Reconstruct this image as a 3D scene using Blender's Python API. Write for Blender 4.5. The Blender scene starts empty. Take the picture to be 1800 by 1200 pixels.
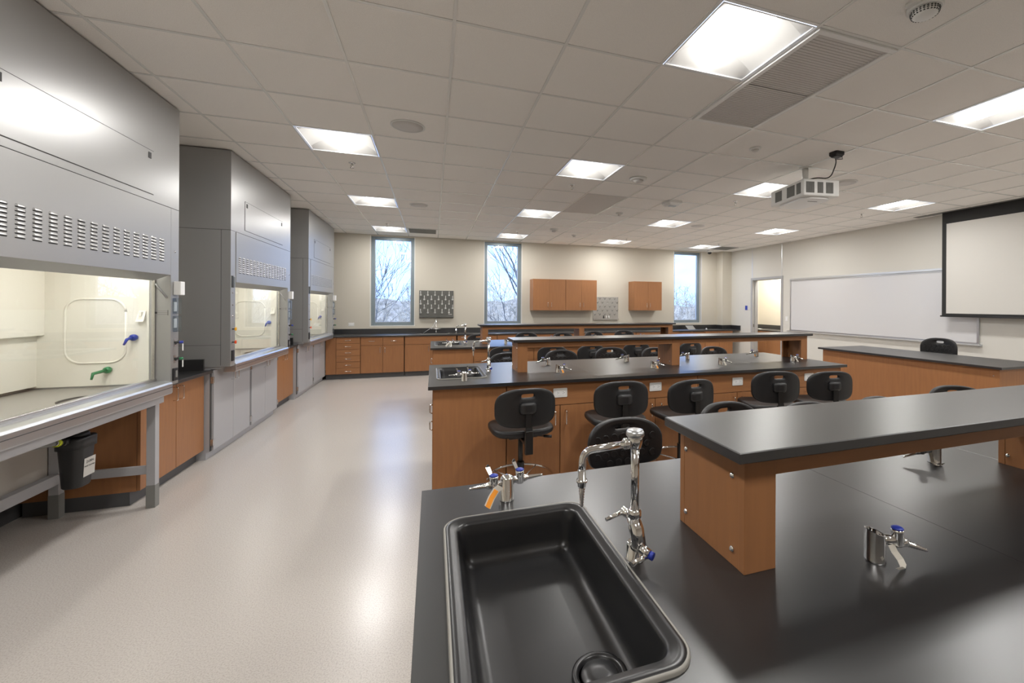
import bpy, bmesh, math, random
from mathutils import Vector, Matrix
PI = math.pi
SC = bpy.context.scene
COL = SC.collection
rnd = random.Random(7)

# ------------------------------------------------------------------ camera
TH, ROLL, CAMZ = 0.33105, 0.00528, 1.50
cam = bpy.data.cameras.new('camera'); cam_o = bpy.data.objects.new('camera', cam); COL.objects.link(cam_o)
cam.sensor_width = 36; cam.lens = 760.04 / 1800 * 36
cam.shift_x = (900 - 1022.24) / 1800; cam.shift_y = (535.5 - 600) / 1800
cam.clip_start = 0.02; cam.clip_end = 500
r0 = Vector((math.cos(TH), -math.sin(TH), 0)); d0 = Vector((math.sin(TH), math.cos(TH), 0)); u0 = Vector((0, 0, 1))
rr = r0 * math.cos(ROLL) + u0 * math.sin(ROLL); uu = u0 * math.cos(ROLL) - r0 * math.sin(ROLL)
cam_o.matrix_world = Matrix(((rr.x, uu.x, -d0.x, 0), (rr.y, uu.y, -d0.y, 0), (rr.z, uu.z, -d0.z, CAMZ), (0, 0, 0, 1)))
SC.camera = cam_o

# ------------------------------------------------------------------ exposure, sky, sun
SC.view_settings.view_transform = 'Standard'; SC.view_settings.look = 'None'
SC.view_settings.gamma = 1; SC.view_settings.use_curve_mapping = False
SC.view_settings.exposure = 0.12
LENS_E, LAMP_W, HOOD_E, SKY_E, SUN_E = 9.0, 22.0, 20.0, 4.5, 5.0
SC.cycles.max_bounces = 10; SC.cycles.diffuse_bounces = 6; SC.cycles.glossy_bounces = 5
SC.cycles.transparent_max_bounces = 16; SC.cycles.sample_clamp_indirect = 6
W = bpy.data.worlds.new('sky'); SC.world = W; W.use_nodes = True
nt = W.node_tree; nt.nodes.clear()
o_ = nt.nodes.new('ShaderNodeOutputWorld'); bg = nt.nodes.new('ShaderNodeBackground')
tc = nt.nodes.new('ShaderNodeTexCoord'); mp = nt.nodes.new('ShaderNodeMapping'); mp.inputs['Scale'].default_value = (2, 2, 6)
nz = nt.nodes.new('ShaderNodeTexNoise'); nz.inputs['Scale'].default_value = 2.2; nz.inputs['Detail'].default_value = 6
cr = nt.nodes.new('ShaderNodeValToRGB')
cr.color_ramp.elements[0].position = .35; cr.color_ramp.elements[0].color = (.18, .30, .62, 1)
cr.color_ramp.elements[1].position = .65; cr.color_ramp.elements[1].color = (.25, .37, .65, 1)
nt.links.new(tc.outputs['Generated'], mp.inputs[0]); nt.links.new(mp.outputs[0], nz.inputs[0])
nt.links.new(nz.outputs[0], cr.inputs[0]); nt.links.new(cr.outputs[0], bg.inputs[0]); bg.inputs[1].default_value = SKY_E
nt.links.new(bg.outputs[0], o_.inputs[0])
sl = bpy.data.lights.new('sun', 'SUN'); sl.energy = SUN_E; sl.angle = .02; sl.color = (1, .95, .88)
so = bpy.data.objects.new('sun', sl); COL.objects.link(so); so.rotation_euler = (math.radians(48), 0, math.radians(-25))

# ------------------------------------------------------------------ materials
def mat(name, col, rough=.5, metal=0.0, spec=.5, bump=None, var=None, coat=0):
    m = bpy.data.materials.new(name); m.use_nodes = True
    n = m.node_tree; b = n.nodes['Principled BSDF']
    b.inputs['Base Color'].default_value = (*col, 1); b.inputs['Roughness'].default_value = rough
    b.inputs['Metallic'].default_value = metal; b.inputs['Specular IOR Level'].default_value = spec
    b.inputs['Coat Weight'].default_value = coat
    t = n.nodes.new('ShaderNodeTexCoord')
    if var:      # (scale xyz, noise scale, col2, ramp lo, ramp hi)
        mp = n.nodes.new('ShaderNodeMapping'); mp.inputs['Scale'].default_value = var[0]
        z = n.nodes.new('ShaderNodeTexNoise'); z.inputs['Scale'].default_value = var[1]; z.inputs['Detail'].default_value = 5
        r = n.nodes.new('ShaderNodeValToRGB'); e = r.color_ramp.elements
        e[0].color = (*col, 1); e[1].color = (*var[2], 1); e[0].position = var[3]; e[1].position = var[4]
        n.links.new(t.outputs['Object'], mp.inputs[0]); n.links.new(mp.outputs[0], z.inputs[0])
        n.links.new(z.outputs[0], r.inputs[0]); n.links.new(r.outputs[0], b.inputs['Base Color'])
    if bump:     # (noise scale, strength)
        z = n.nodes.new('ShaderNodeTexNoise'); z.inputs['Scale'].default_value = bump[0]; z.inputs['Detail'].default_value = 3
        bb = n.nodes.new('ShaderNodeBump'); bb.inputs['Strength'].default_value = bump[1]; bb.inputs['Distance'].default_value = .002
        n.links.new(t.outputs['Object'], z.inputs[0]); n.links.new(z.outputs[0], bb.inputs['Height']); n.links.new(bb.outputs[0], b.inputs['Normal'])
    return m
def emis(name, col, s):
    m = bpy.data.materials.new(name); m.use_nodes = True; n = m.node_tree; n.nodes.clear()
    e = n.nodes.new('ShaderNodeEmission'); e.inputs[0].default_value = (*col, 1); e.inputs[1].default_value = s
    o = n.nodes.new('ShaderNodeOutputMaterial'); n.links.new(e.outputs[0], o.inputs[0]); return m
def glass(name, tint, refl=.04):
    m = bpy.data.materials.new(name); m.use_nodes = True; n = m.node_tree; n.nodes.clear()
    tr = n.nodes.new('ShaderNodeBsdfTransparent'); tr.inputs[0].default_value = (*tint, 1)
    gl = n.nodes.new('ShaderNodeBsdfGlossy'); gl.inputs['Roughness'].default_value = .01
    lw = n.nodes.new('ShaderNodeLayerWeight'); pw = n.nodes.new('ShaderNodeMath'); pw.operation = 'POWER'; pw.inputs[1].default_value = 5
    f = n.nodes.new('ShaderNodeMapRange'); f.inputs[3].default_value = refl; f.inputs[4].default_value = .85
    n.links.new(lw.outputs['Facing'], pw.inputs[0]); n.links.new(pw.outputs[0], f.inputs[0])
    mx = n.nodes.new('ShaderNodeMixShader'); o = n.nodes.new('ShaderNodeOutputMaterial')
    n.links.new(f.outputs[0], mx.inputs[0]); n.links.new(tr.outputs[0], mx.inputs[1]); n.links.new(gl.outputs[0], mx.inputs[2])
    n.links.new(mx.outputs[0], o.inputs[0]); return m
M = {}
M['wall'] = mat('wall_paint', (.56, .525, .45), .75, spec=.3, bump=(180, .15))
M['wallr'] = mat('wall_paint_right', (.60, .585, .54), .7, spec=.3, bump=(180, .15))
M['wallnear'] = mat('wall_paint_near', (.42, .38, .33), .75)
M['wood'] = mat('maple', (.30, .135, .056), .42, spec=.4, var=((14, 14, 1.1), 3, (.335, .150, .060), .35, .65))
M['woodh'] = mat('maple_rail', (.30, .135, .056), .42, spec=.4, var=((1.1, 14, 14), 3, (.335, .150, .060), .35, .65))
M['woodshade'] = mat('maple_gap_shade', (.16, .065, .022), .6)  # darkened maple colour, painted-in shade for the gaps between fronts
M['epoxy'] = mat('black_epoxy', (.016, .016, .017), .33, spec=.5)
M['epoxy'].node_tree.nodes['Principled BSDF'].inputs['IOR'].default_value = 1.75
M['epoxyg'] = mat('grey_worktop', (.26, .25, .23), .45)
M['sink'] = mat('black_sink', (.012, .012, .013), .33, spec=.55)
M['caulk'] = mat('caulk', (.26, .25, .225), .5)
M['hood'] = mat('hood_paint', (.35, .35, .345), .33, metal=.42, spec=.9)
M['hoodw'] = mat('hood_base_paint', (.40, .40, .415), .42, metal=.1)
M['seam'] = mat('dark_seam', (.05, .05, .05), .7)
M['liner'] = mat('hood_liner', (.80, .78, .71), .45)
M['alum'] = mat('aluminium', (.62, .64, .66), .28, metal=.9)
M['steel'] = mat('stainless', (.55, .54, .52), .27, metal=.95)
M['chrome'] = mat('chrome', (.82, .82, .82), .07, metal=1)
M['wframe'] = mat('window_frame', (.22, .27, .30), .35, metal=.3)
M['dframe'] = mat('door_frame_paint', (.36, .36, .36), .4)
M['panelb'] = mat('beige_panel', (.42, .39, .35), .6)
M['white'] = mat('white_plastic', (.72, .72, .70), .4)
M['whitem'] = mat('white_metal', (.80, .80, .79), .35)
M['reflect'] = mat('troffer_white', (.80, .80, .79), .4)
M['board'] = mat('whiteboard', (.60, .60, .61), .18, spec=.5)
M['screen'] = mat('screen_white', (.58, .565, .53), .85)
M['blackf'] = mat('black_fabric', (.018, .018, .018), .8)
M['rubber'] = mat('chair_black', (.011, .011, .012), .45, spec=.45, bump=(260, .12))
M['blackm'] = mat('black_metal', (.012, .012, .012), .35)
M['blackp'] = mat('black_plastic', (.012, .012, .013), .45)
M['base'] = mat('rubber_base', (.075, .075, .078), .5)
M['tile'] = mat('ceiling_tile', (.76, .735, .70), .9, spec=.1, bump=(260, .5), var=((1, 1, 1), 330, (.87, .845, .81), .36, .50))
M['tbar'] = mat('ceiling_tbar', (.78, .78, .76), .22)
M['blue'] = mat('blue_plastic', (.02, .04, .32), .35)
M['green'] = mat('green_plastic', (.02, .18, .07), .35)
M['yellow'] = mat('yellow_plastic', (.75, .38, .01), .4)
M['red'] = mat('red_plastic', (.75, .08, .01), .4)
M['lime'] = mat('lime_plastic', (.55, .62, .01), .4)
M['orange'] = mat('orange_tag', (.85, .30, .01), .6)
M['paper'] = mat('paper', (.55, .52, .46), .8)
M['label'] = mat('white_label', (.62, .61, .58), .5)
M['ink'] = mat('ink', (.03, .03, .03), .6)
M['pegg'] = mat('grey_pegboard', (.11, .11, .10), .5)
M['dark'] = mat('dark_gap', (.02, .02, .02), .8)
M['grille'] = mat('grille_grey', (.58, .56, .54), .5)
M['vent'] = mat('vent_grey', (.20, .20, .19), .6)
M['bark'] = mat('bark', (.075, .075, .078), .9, var=((1, 1, 1), 3, (.15, .15, .145), .4, .6))
M['scrub'] = mat('pale_twigs', (.22, .205, .17), .9, var=((1, 1, 1), .8, (.55, .53, .48), .35, .65))
M['hill'] = mat('winter_wood', (.13, .12, .10), 1, var=((1, 1, 1), .7, (.32, .30, .27), .35, .65))
M['grass'] = mat('winter_grass', (.12, .12, .07), 1, var=((1, 1, 1), .6, (.20, .19, .13), .3, .7))
M['lens'] = emis('troffer_lens', (1, .97, .92), LENS_E)
M['hlamp'] = emis('hood_tube', (1, .96, .88), HOOD_E)
M['glass'] = glass('window_glass', (.97, .99, 1.0), .02)
M['sash'] = glass('sash_glass', (.97, .98, .98), .045)
M['clear'] = glass('clear_plastic', (.75, .8, .85), .08)
def floor_mat():
    m = mat('floor_vinyl', (.50, .46, .42), .26, spec=.7); n = m.node_tree; b = n.nodes['Principled BSDF']
    t = n.nodes.new('ShaderNodeTexCoord'); z = n.nodes.new('ShaderNodeTexNoise'); z.inputs['Scale'].default_value = 160; z.inputs['Detail'].default_value = 3
    r = n.nodes.new('ShaderNodeValToRGB'); e = r.color_ramp.elements
    e[0].position = .30; e[0].color = (.40, .365, .335, 1); e[1].position = .56; e[1].color = (.525, .49, .455, 1)
    n.links.new(t.outputs['Object'], z.inputs[0]); n.links.new(z.outputs[0], r.inputs[0]); n.links.new(r.outputs[0], b.inputs['Base Color'])
    return m
M['floor'] = floor_mat()

# ------------------------------------------------------------------ mesh helpers
def rrect(x0, x1, y0, y1, r, n=5):
    r = max(.0005, min(r, (x1 - x0) / 2 - 1e-4, (y1 - y0) / 2 - 1e-4)); p = []
    for cx, cy, a in ((x1 - r, y1 - r, 0), (x0 + r, y1 - r, 90), (x0 + r, y0 + r, 180), (x1 - r, y0 + r, 270)):
        for k in range(n + 1):
            t = math.radians(a + 90 * k / n); p.append((cx + r * math.cos(t), cy + r * math.sin(t)))
    return p
def fillet(pts, r, n=6):
    pts = [Vector(p) for p in pts]; out = [pts[0]]
    for i in range(1, len(pts) - 1):
        a, b, c = pts[i - 1], pts[i], pts[i + 1]; ra = min(r, (a - b).length * .49, (c - b).length * .49)
        p, q = b + (a - b).normalized() * ra, b + (c - b).normalized() * ra
        for k in range(n + 1):
            t = k / n; out.append(p * (1 - t) ** 2 + b * 2 * t * (1 - t) + q * t * t)
    out.append(pts[-1]); return out
class MB:
    def __init__(s): s.b = bmesh.new()
    def box(s, x0, x1, y0, y1, z0, z1):
        v = [s.b.verts.new(p) for p in ((x0, y0, z0), (x1, y0, z0), (x1, y1, z0), (x0, y1, z0), (x0, y0, z1), (x1, y0, z1), (x1, y1, z1), (x0, y1, z1))]
        for f in ((0, 3, 2, 1), (4, 5, 6, 7), (0, 1, 5, 4), (1, 2, 6, 5), (2, 3, 7, 6), (3, 0, 4, 7)): s.b.faces.new([v[i] for i in f])
        return s
    def poly(s, pts): s.b.faces.new([s.b.verts.new(p) for p in pts]); return s
    def loft(s, rings, cap0=True, cap1=True, smooth=True, closed=True):
        R = [[s.b.verts.new(p) for p in r] for r in rings]; n = len(R[0])
        for a, b in zip(R, R[1:]):
            for i in range(n if closed else n - 1):
                f = s.b.faces.new((a[i], a[(i + 1) % n], b[(i + 1) % n], b[i])); f.smooth = smooth
        if cap0: s.b.faces.new(R[0][::-1])
        if cap1: s.b.faces.new(R[-1])
        return s
    def tube(s, pts, r, n=10, r1=None, cap=True):
        pts = [Vector(p) for p in pts]; m = len(pts); rings = []; prev = None
        for i, p in enumerate(pts):
            t = (pts[min(i + 1, m - 1)] - pts[max(i - 1, 0)]).normalized()
            if prev is None: a = t.orthogonal().normalized()
            else: a = (prev - t * prev.dot(t)).normalized()
            prev = a; b = t.cross(a)
            rad = (r[i] if isinstance(r, (list, tuple)) else (r if r1 is None else r + (r1 - r) * i / (m - 1)))
            rings.append([p + (a * math.cos(2 * PI * k / n) + b * math.sin(2 * PI * k / n)) * rad for k in range(n)])
        return s.loft(rings, cap, cap)
    def cyl(s, p0, p1, r, r1=None, n=20): return s.tube([p0, p1], r, n, r if r1 is None else r1)
    def lathe(s, prof, c=(0, 0, 0), ax=(0, 0, 1), n=24):
        ax = Vector(ax).normalized(); a = ax.orthogonal().normalized(); b = ax.cross(a); c = Vector(c)
        return s.loft([[c + ax * z + (a * math.cos(2 * PI * k / n) + b * math.sin(2 * PI * k / n)) * max(r, 1e-4) for k in range(n)] for r, z in prof])
    def prism(s, pts, z0, z1, plane='xy', smooth=False):
        f = {'xy': lambda p, z: (p[0], p[1], z), 'xz': lambda p, z: (p[0], z, p[1]), 'yz': lambda p, z: (z, p[0], p[1])}[plane]
        return s.loft([[f(p, z0) for p in pts], [f(p, z1) for p in pts]], smooth=smooth)
    def slab(s, outer, holes, z0, z1, ch=.003):
        b = s.b; cx = sum(p[0] for p in outer) / len(outer); cy = sum(p[1] for p in outer) / len(outer)
        ins = [(p[0] - math.copysign(ch, p[0] - cx), p[1] - math.copysign(ch, p[1] - cy)) for p in outer]
        def ring(pts, z): return [b.verts.new((p[0], p[1], z)) for p in pts]
        def edges(r): return [b.edges.new((r[i], r[(i + 1) % len(r)])) for i in range(len(r))]
        def quads(a, c):
            for i in range(len(a)): b.faces.new((a[i], a[(i + 1) % len(a)], c[(i + 1) % len(a)], c[i]))
        t = ring(ins, z1); m = ring(outer, z1 - ch); m2 = ring(outer, z0 + ch); bt = ring(ins, z0)
        ht = [ring(h, z1) for h in holes]; hb = [ring(h, z0) for h in holes]
        if holes:
            for o, hs in ((t, ht), (bt, hb)):
                es = edges(o)
                for h in hs: es += edges(h)
                bmesh.ops.triangle_fill(b, use_beauty=True, use_dissolve=False, edges=es)
        else: b.faces.new(t); b.faces.new(bt[::-1])
        quads(t, m); quads(m, m2); quads(m2, bt)
        for a, c in zip(ht, hb): quads(a, c)
        return s
    def build(s, name, material, parent=None, bevel=0, smooth=None, recalc=True):
        if recalc: bmesh.ops.recalc_face_normals(s.b, faces=s.b.faces)
        if smooth is not None:
            for f in s.b.faces: f.smooth = smooth
        off = ORG.get(parent.name, Vector((0, 0, 0))) if parent else Vector((0, 0, 0))
        if off.length: bmesh.ops.translate(s.b, verts=s.b.verts, vec=-off)
        me = bpy.data.meshes.new(name); s.b.to_mesh(me); s.b.free()
        me.materials.append(M[material] if isinstance(material, str) else material)
        o = bpy.data.objects.new(name, me); COL.objects.link(o)
        if parent: o.parent = parent; ORG[o.name] = off
        if bevel:
            bv = o.modifiers.new('bevel', 'BEVEL'); bv.width = bevel; bv.segments = 2; bv.limit_method = 'ANGLE'; bv.angle_limit = math.radians(50)
        return o
ORG = {}
def tag(o, label=None, cat=None, group=None, kind=None):
    for k, v in (('label', label), ('category', cat), ('group', group), ('kind', kind)):
        if v: o[k] = v
    return o
def thing(name, label, cat, loc=(0, 0, 0), group=None, rz=0):
    o = bpy.data.objects.new(name, None); COL.objects.link(o); o.empty_display_size = .05
    o.location = loc; o.rotation_euler = (0, 0, rz); ORG[o.name] = Vector((0, 0, 0))
    return tag(o, label, cat, group)
def wthing(name, label, cat, loc, group=None):      # its parts are given in room coordinates
    o = thing(name, label, cat, loc, group); ORG[o.name] = Vector(loc); return o
def struct(name, mb, m, **k): return tag(mb.build(name, m, **k), kind='structure')
def dup(o, loc=None, rz=None, label=None, group=None, parent=None):
    c = o.copy(); COL.objects.link(c)
    if parent: c.parent = parent
    if loc is not None: c.location = loc
    if rz is not None: c.rotation_euler = (0, 0, rz)
    if label: c['label'] = label
    if group: c['group'] = group
    for ch in [x for x in o.children]: dup(ch, parent=c)
    return c
def text(name, body, size, m, parent, loc, rot, label=None):
    cu = bpy.data.curves.new(name, 'FONT'); cu.body = body; cu.size = size; cu.extrude = .0002; cu.align_x = 'CENTER'; cu.align_y = 'CENTER'
    t = bpy.data.objects.new('tmp', cu); COL.objects.link(t); dg = bpy.context.evaluated_depsgraph_get()
    me = bpy.data.meshes.new_from_object(t.evaluated_get(dg)); bpy.data.objects.remove(t)
    o = bpy.data.objects.new(name, me); COL.objects.link(o); me.materials.clear(); me.materials.append(M[m])
    o.parent = parent; o.location = Vector(loc) - ORG.get(parent.name, Vector()); o.rotation_euler = rot
    return o

# ------------------------------------------------------------------ room shell
XL, XR, YB, YN, ZC = -2.72, 7.80, 10.22, -3.2, 2.985
T = .6096; GX, GY = -1.729, 2.974
struct('floor', MB().box(XL - .2, XR + .2, YN - .2, YB + .3, -.2, 0).box(XR + .2, 9.05, 6.8, YB + .22, -.2, 0), 'floor')
wins = [(-1.262, -.392), (1.128, 1.994), (6.146, 7.004)]; WZ0, WZ1 = 1.025, 2.955
mb = MB(); xs = [XL - .2] + [v for w in wins for v in w] + [XR]
for i in range(0, len(xs), 2): mb.box(xs[i], xs[i + 1], YB, YB + .22, 0, ZC + .1)
for a, b in wins: mb.box(a, b, YB, YB + .22, 0, WZ0).box(a, b, YB, YB + .22, WZ1, ZC + .1)
struct('wall_back', mb, 'wall')
struct('wall_left', MB().box(XL - .2, XL, YN, YB, 0, ZC + .1), 'wall')
struct('wall_near', MB().box(XL - .2, XR + .2, YN - .2, YN, 0, ZC + .1), 'wallnear')
DY0, DY1, DZ = 8.14, 9.12, 2.16
struct('wall_right', MB().box(XR, XR + .15, YN, DY0, 0, ZC + .1).box(XR, XR + .15, DY1, YB + .22, 0, ZC + .1).box(XR, XR + .15, DY0, DY1, DZ, ZC + .1), 'wallr')
struct('wall_column', MB().box(7.50, XR, 9.95, YB, 0, ZC + .1), 'wall')
struct('wall_side_room', MB().box(8.95, 9.05, 6.9, YB, 0, 3.1), 'wall'); struct('wall_side_near', MB().box(XR + .15, 8.95, 6.8, 6.9, 0, 3.1), 'wall')
struct('wall_side_far', MB().box(XR + .15, 9.05, YB, YB + .22, 0, 3.1), 'wall')
struct('ceiling_side_room', MB().box(XR + .15, 8.95, 6.9, YB, 2.75, 2.85), 'tile')
# panel joints and rubber bases
for k, (y) in enumerate((8.13, 9.13)): struct('trim_%d' % (k + 1), MB().box(XR - .004, XR, y - .006, y + .006, DZ + .03, ZC), 'alum')
struct('baseboard_left', MB().box(XL, XL + .006, YN, YB, 0, .13), 'base')
struct('baseboard_right', MB().box(XR - .006, XR, YN, DY0 - .05, 0, .10).box(XR - .006, XR, DY1 + .05, 9.2, 0, .1), 'base')
# door frame
mb = MB().box(XR - .015, XR + .165, DY0 - .05, DY0 + .008, 0, DZ + .05).box(XR - .015, XR + .165, DY1 - .008, DY1 + .05, 0, DZ + .05).box(XR - .015, XR + .165, DY0 + .008, DY1 - .008, DZ - .008, DZ + .05)
mb.box(XR + .06, XR + .10, DY1 - .020, DY1 - .007, 0, DZ - .008).box(XR + .06, XR + .10, DY0 + .007, DY0 + .020, 0, DZ - .008).box(XR + .06, XR + .10, DY0 + .02, DY1 - .02, DZ - .02, DZ - .007)
dr = struct('door_1', mb, 'dframe')
MB().box(XR + .02, XR + .05, DY1 - .011, DY1 - .007, .95, 1.02).build('strike_plate', 'steel', dr)
# windows
for k, (a, b) in enumerate(wins):
    y0, y1 = YB + .09, YB + .15; f = .070
    w = struct('window_%d' % (k + 1), MB().box(a, a + f, y0, y1, WZ0, WZ1).box(b - f, b, y0, y1, WZ0, WZ1).box(a + f, b - f, y0, y1, WZ0, WZ0 + f).box(a + f, b - f, y0, y1, WZ1 - f, WZ1), 'wframe', bevel=.003)
    MB().box(a + f, a + f + .012, y0 + .02, y1, WZ0 + f, WZ1 - f).box(b - f - .012, b - f, y0 + .02, y1, WZ0 + f, WZ1 - f).box(a + f, b - f, y0 + .02, y1, WZ0 + f, WZ0 + f + .012).build('glazing_bead', 'alum', w)
    MB().box(a + f, b - f, y0 + .035, y0 + .041, WZ0 + f, WZ1 - f).build('glass_pane', 'glass', w)
    MB().box(a - .014, a, YB - .004, YB + .005, WZ0 - .014, WZ1 + .01).box(b, b + .014, YB - .004, YB + .005, WZ0 - .014, WZ1 + .01).box(a, b, YB - .004, YB + .09, WZ0 - .014, WZ0 - .001).build('window_bead', 'white', w)

# ceiling tiles and T-bars
LIGHTS = [(i, j) for i in (1, 5, 9, 13) for j in (-6, -2, 2, 6, 10)]
mb = MB(); gx = [XL] + [GX + i * T for i in range(-1, 16)] + [XR]; gy = [YN] + [GY + j * T for j in range(-10, 12)] + [YB]
lset = {(round(GX + i * T, 3), round(GY + j * T, 3)) for i, j in LIGHTS}
for a, b in zip(gx, gx[1:]):
    for c, d in zip(gy, gy[1:]):
        if (round(a, 3), round(c, 3)) in lset: continue
        mb.poly(((a, c, ZC), (a, d, ZC), (b, d, ZC), (b, c, ZC)))
struct('ceiling', mb, 'tile', recalc=False)
mb = MB(); h = .009
for x in gx[1:-1]: mb.box(x - h, x + h, YN, YB, ZC - .0045, ZC - .0005)
for y in gy[1:-1]: mb.box(XL, XR, y - h, y + h, ZC - .004, ZC - .0008)
mb.box(XL, XR, YB - .018, YB, ZC - .004, ZC - .0006).box(XR - .018, XR, YN, YB, ZC - .004, ZC - .0006)
struct('trim_3', mb, 'tbar')

# ------------------------------------------------------------------ ceiling things
def troffer():
    t = thing('ceiling_light', 'x', 'ceiling light'); e = .292
    MB().box(-e, e, -e, -e + .008, -.006, .002).box(-e, e, e - .008, e, -.006, .002).box(-e, -e + .008, -e, e, -.006, .002).box(e - .008, e, -e, e, -.006, .002).build('frame', 'whitem', t)
    mb = MB(); N = 8
    for s in (-1, 1):
        prof = [(s * (.286 - .156 * k / N), .004 + .075 * math.sin(PI / 2 * k / N)) for k in range(N + 1)]
        mb.loft([[(x, -.20, z) for x, z in prof], [(x, .20, z) for x, z in prof]], False, False, True, False)
        for sy in (-1, 1):
            mb.loft([[(x, sy * .20, z) for x, z in prof], [(x, sy * .287, .003) for x, z in prof]], False, False, True, False)
    for sy in (-1, 1): mb.poly(((-.13, sy * .20, .079), (.13, sy * .20, .079), (.13, sy * .287, .003), (-.13, sy * .287, .003)))
    mb.poly(((-.13, -.2, .08), (.13, -.2, .08), (.13, .2, .08), (-.13, .2, .08)))
    mb.build('reflector', 'reflect', t)
    rings = []
    for y, sc in ((-.262, .25), (-.256, .55), (-.242, .8), (-.22, .94), (-.19, 1), (.19, 1), (.22, .94), (.242, .8), (.256, .55), (.262, .25)):
        rings.append([(.118 * sc * math.cos(a), y, .076 - .074 * sc * math.sin(a) * (1 if sc == 1 else 1)) for a in [PI * k / 12 for k in range(13)]])
    MB().loft(rings, False, False, True, False).build('lens', 'lens', t)
    MB().box(-.29, .29, -.29, .29, .085, .12).build('housing', 'whitem', t)
    return t
ccol = {1: 'column along the fume hoods', 5: 'second column from the fume hoods', 9: 'third column from the fume hoods', 13: 'column nearest the whiteboard wall'}
crow = {-6: 'behind the camera', -2: 'row nearest the camera', 2: 'second row out from the camera', 6: 'third row out from the camera', 10: 'last row beside the windows'}
T0 = troffer()
for k, (i, j) in enumerate(LIGHTS):
    loc = (GX + (i + .5) * T, GY + (j + .5) * T, ZC); lb = 'square recessed ceiling light, %s, %s' % (ccol[i], crow[j])
    if k == 0: T0.location = loc; T0['label'] = lb; T0['group'] = 'recessed ceiling lights'
    else: dup(T0, loc, None, lb)
def tilec(i, j): return (GX + (i + .5) * T, GY + (j + .5) * T, ZC)
def speaker(i, j, label):
    t = thing('ceiling_speaker', label, 'speaker', tilec(i, j), 'ceiling speakers')
    MB().lathe([(.135, 0), (.135, -.006), (.125, -.010), (.12, -.004)], n=40).build('rim', 'white', t)
    MB().lathe([(.12, -.003), (.12, -.009), (.06, -.012), (.0, -.013)], n=40).build('grille', 'grille', t)
speaker(2, 1, 'round grey ceiling speaker nearest the fume hoods and camera'); speaker(2, 6, 'round grey ceiling speaker on the hood side farther toward the windows')
speaker(10, 1, 'round grey ceiling speaker just behind the projector'); speaker(10, 6, 'round grey ceiling speaker beside a light far beyond the square signal box')
# return air grille 2 x 4 and plain panels
x0, y0 = GX + 6 * T, GY - 2 * T
t = wthing('return_air_grille', 'long ribbed white return air grille beside the nearest ceiling light', 'air vent', (x0 + T / 2, y0 + T, ZC))
MB().box(x0 + .012, x0 + T - .012, y0 + .012, y0 + .045, ZC - .016, ZC).box(x0 + .012, x0 + T - .012, y0 + 2 * T - .045, y0 + 2 * T - .012, ZC - .016, ZC).box(x0 + .012, x0 + .045, y0 + .045, y0 + 2 * T - .045, ZC - .016, ZC).box(x0 + T - .045, x0 + T - .012, y0 + .045, y0 + 2 * T - .045, ZC - .016, ZC).build('frame', 'whitem', t, bevel=.003)
mb = MB()
for k in range(50): y = y0 + .055 + k * .0225; mb.box(x0 + .045, x0 + T - .045, y, y + .013, ZC - .0065, ZC - .004)
mb.box(x0 + .045, x0 + T - .045, y0 + .045, y0 + 2 * T - .045, ZC - .004, ZC - .002)
mb.build('louvre_blades', 'grille', t)
tag(MB().box(GX + 6 * T + .02, GX + 7 * T - .02, GY + 4 * T + .02, GY + 6 * T - .02, ZC - .006, ZC - .0008).build('return_air_grille', 'grille', bevel=.002), 'flat brownish long return air panel in ceiling midway along room', 'air vent')
for i, j, l in ((2, 10, 'grey square air vent in ceiling above the hanging pegboard by the windows'), (14, 10, 'grey air vent in ceiling near the far right corner')):
    a, b = GX + i * T, GY + j * T
    t = wthing('air_diffuser', l, 'air vent', (a + T / 2, b + T / 2, ZC), 'grey square ceiling vents')
    MB().box(a + .014, a + T - .014, b + .014, b + T - .014, ZC - .008, ZC - .0006).build('frame', 'whitem', t)
    mb = MB()
    for k in range(12): mb.box(a + .05, a + T - .05, b + .05 + k * .043, b + .075 + k * .043, ZC - .014, ZC - .008)
    mb.build('blades', 'vent', t)
# sprinklers
for i, j in LIGHTS:
    la = bpy.data.lights.new('troffer_lamp', 'AREA'); la.shape = 'RECTANGLE'; la.size = .19; la.size_y = .44; la.energy = LAMP_W; la.color = (1, .982, .955)
    lo = bpy.data.objects.new('troffer_lamp', la); COL.objects.link(lo); lo.location = (GX + (i + .5) * T, GY + (j + .5) * T, ZC - .001)
def sprinkler(i, j, label):
    t = thing('sprinkler_head', label, 'sprinkler', tilec(i, j), 'fire sprinkler heads')
    MB().lathe([(.035, 0), (.035, -.004), (.015, -.012)]).build('escutcheon', 'chrome', t)
    MB().cyl((0, 0, -.01), (0, 0, -.028), .009).tube([(.011, 0, -.025), (.013, 0, -.04), (0, 0, -.052)], .003, 6).tube([(-.011, 0, -.025), (-.013, 0, -.04), (0, 0, -.052)], .003, 6).build('frame_arms', 'steel', t)
    MB().lathe([(.019, -.052), (.020, -.055), (.002, -.056)]).build('deflector', 'steel', t)
for i, j, l in ((1, 3, 'sprinkler head just beyond the nearest light of the hood column'), (5, 3, 'sprinkler head beyond the second light of the second column'), (9, 3, 'sprinkler head to the left of and below the projector'), (13, 3, 'sprinkler head between the projector and the screen'),
                (1, 9, 'sprinkler head over the leftmost window, hood column'), (5, 9, 'sprinkler head in front of the middle window light'), (9, 9, 'sprinkler head above the upper wall cabinets'), (13, 9, 'sprinkler head near the ceiling camera and right window')): sprinkler(i, j, l)
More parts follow.
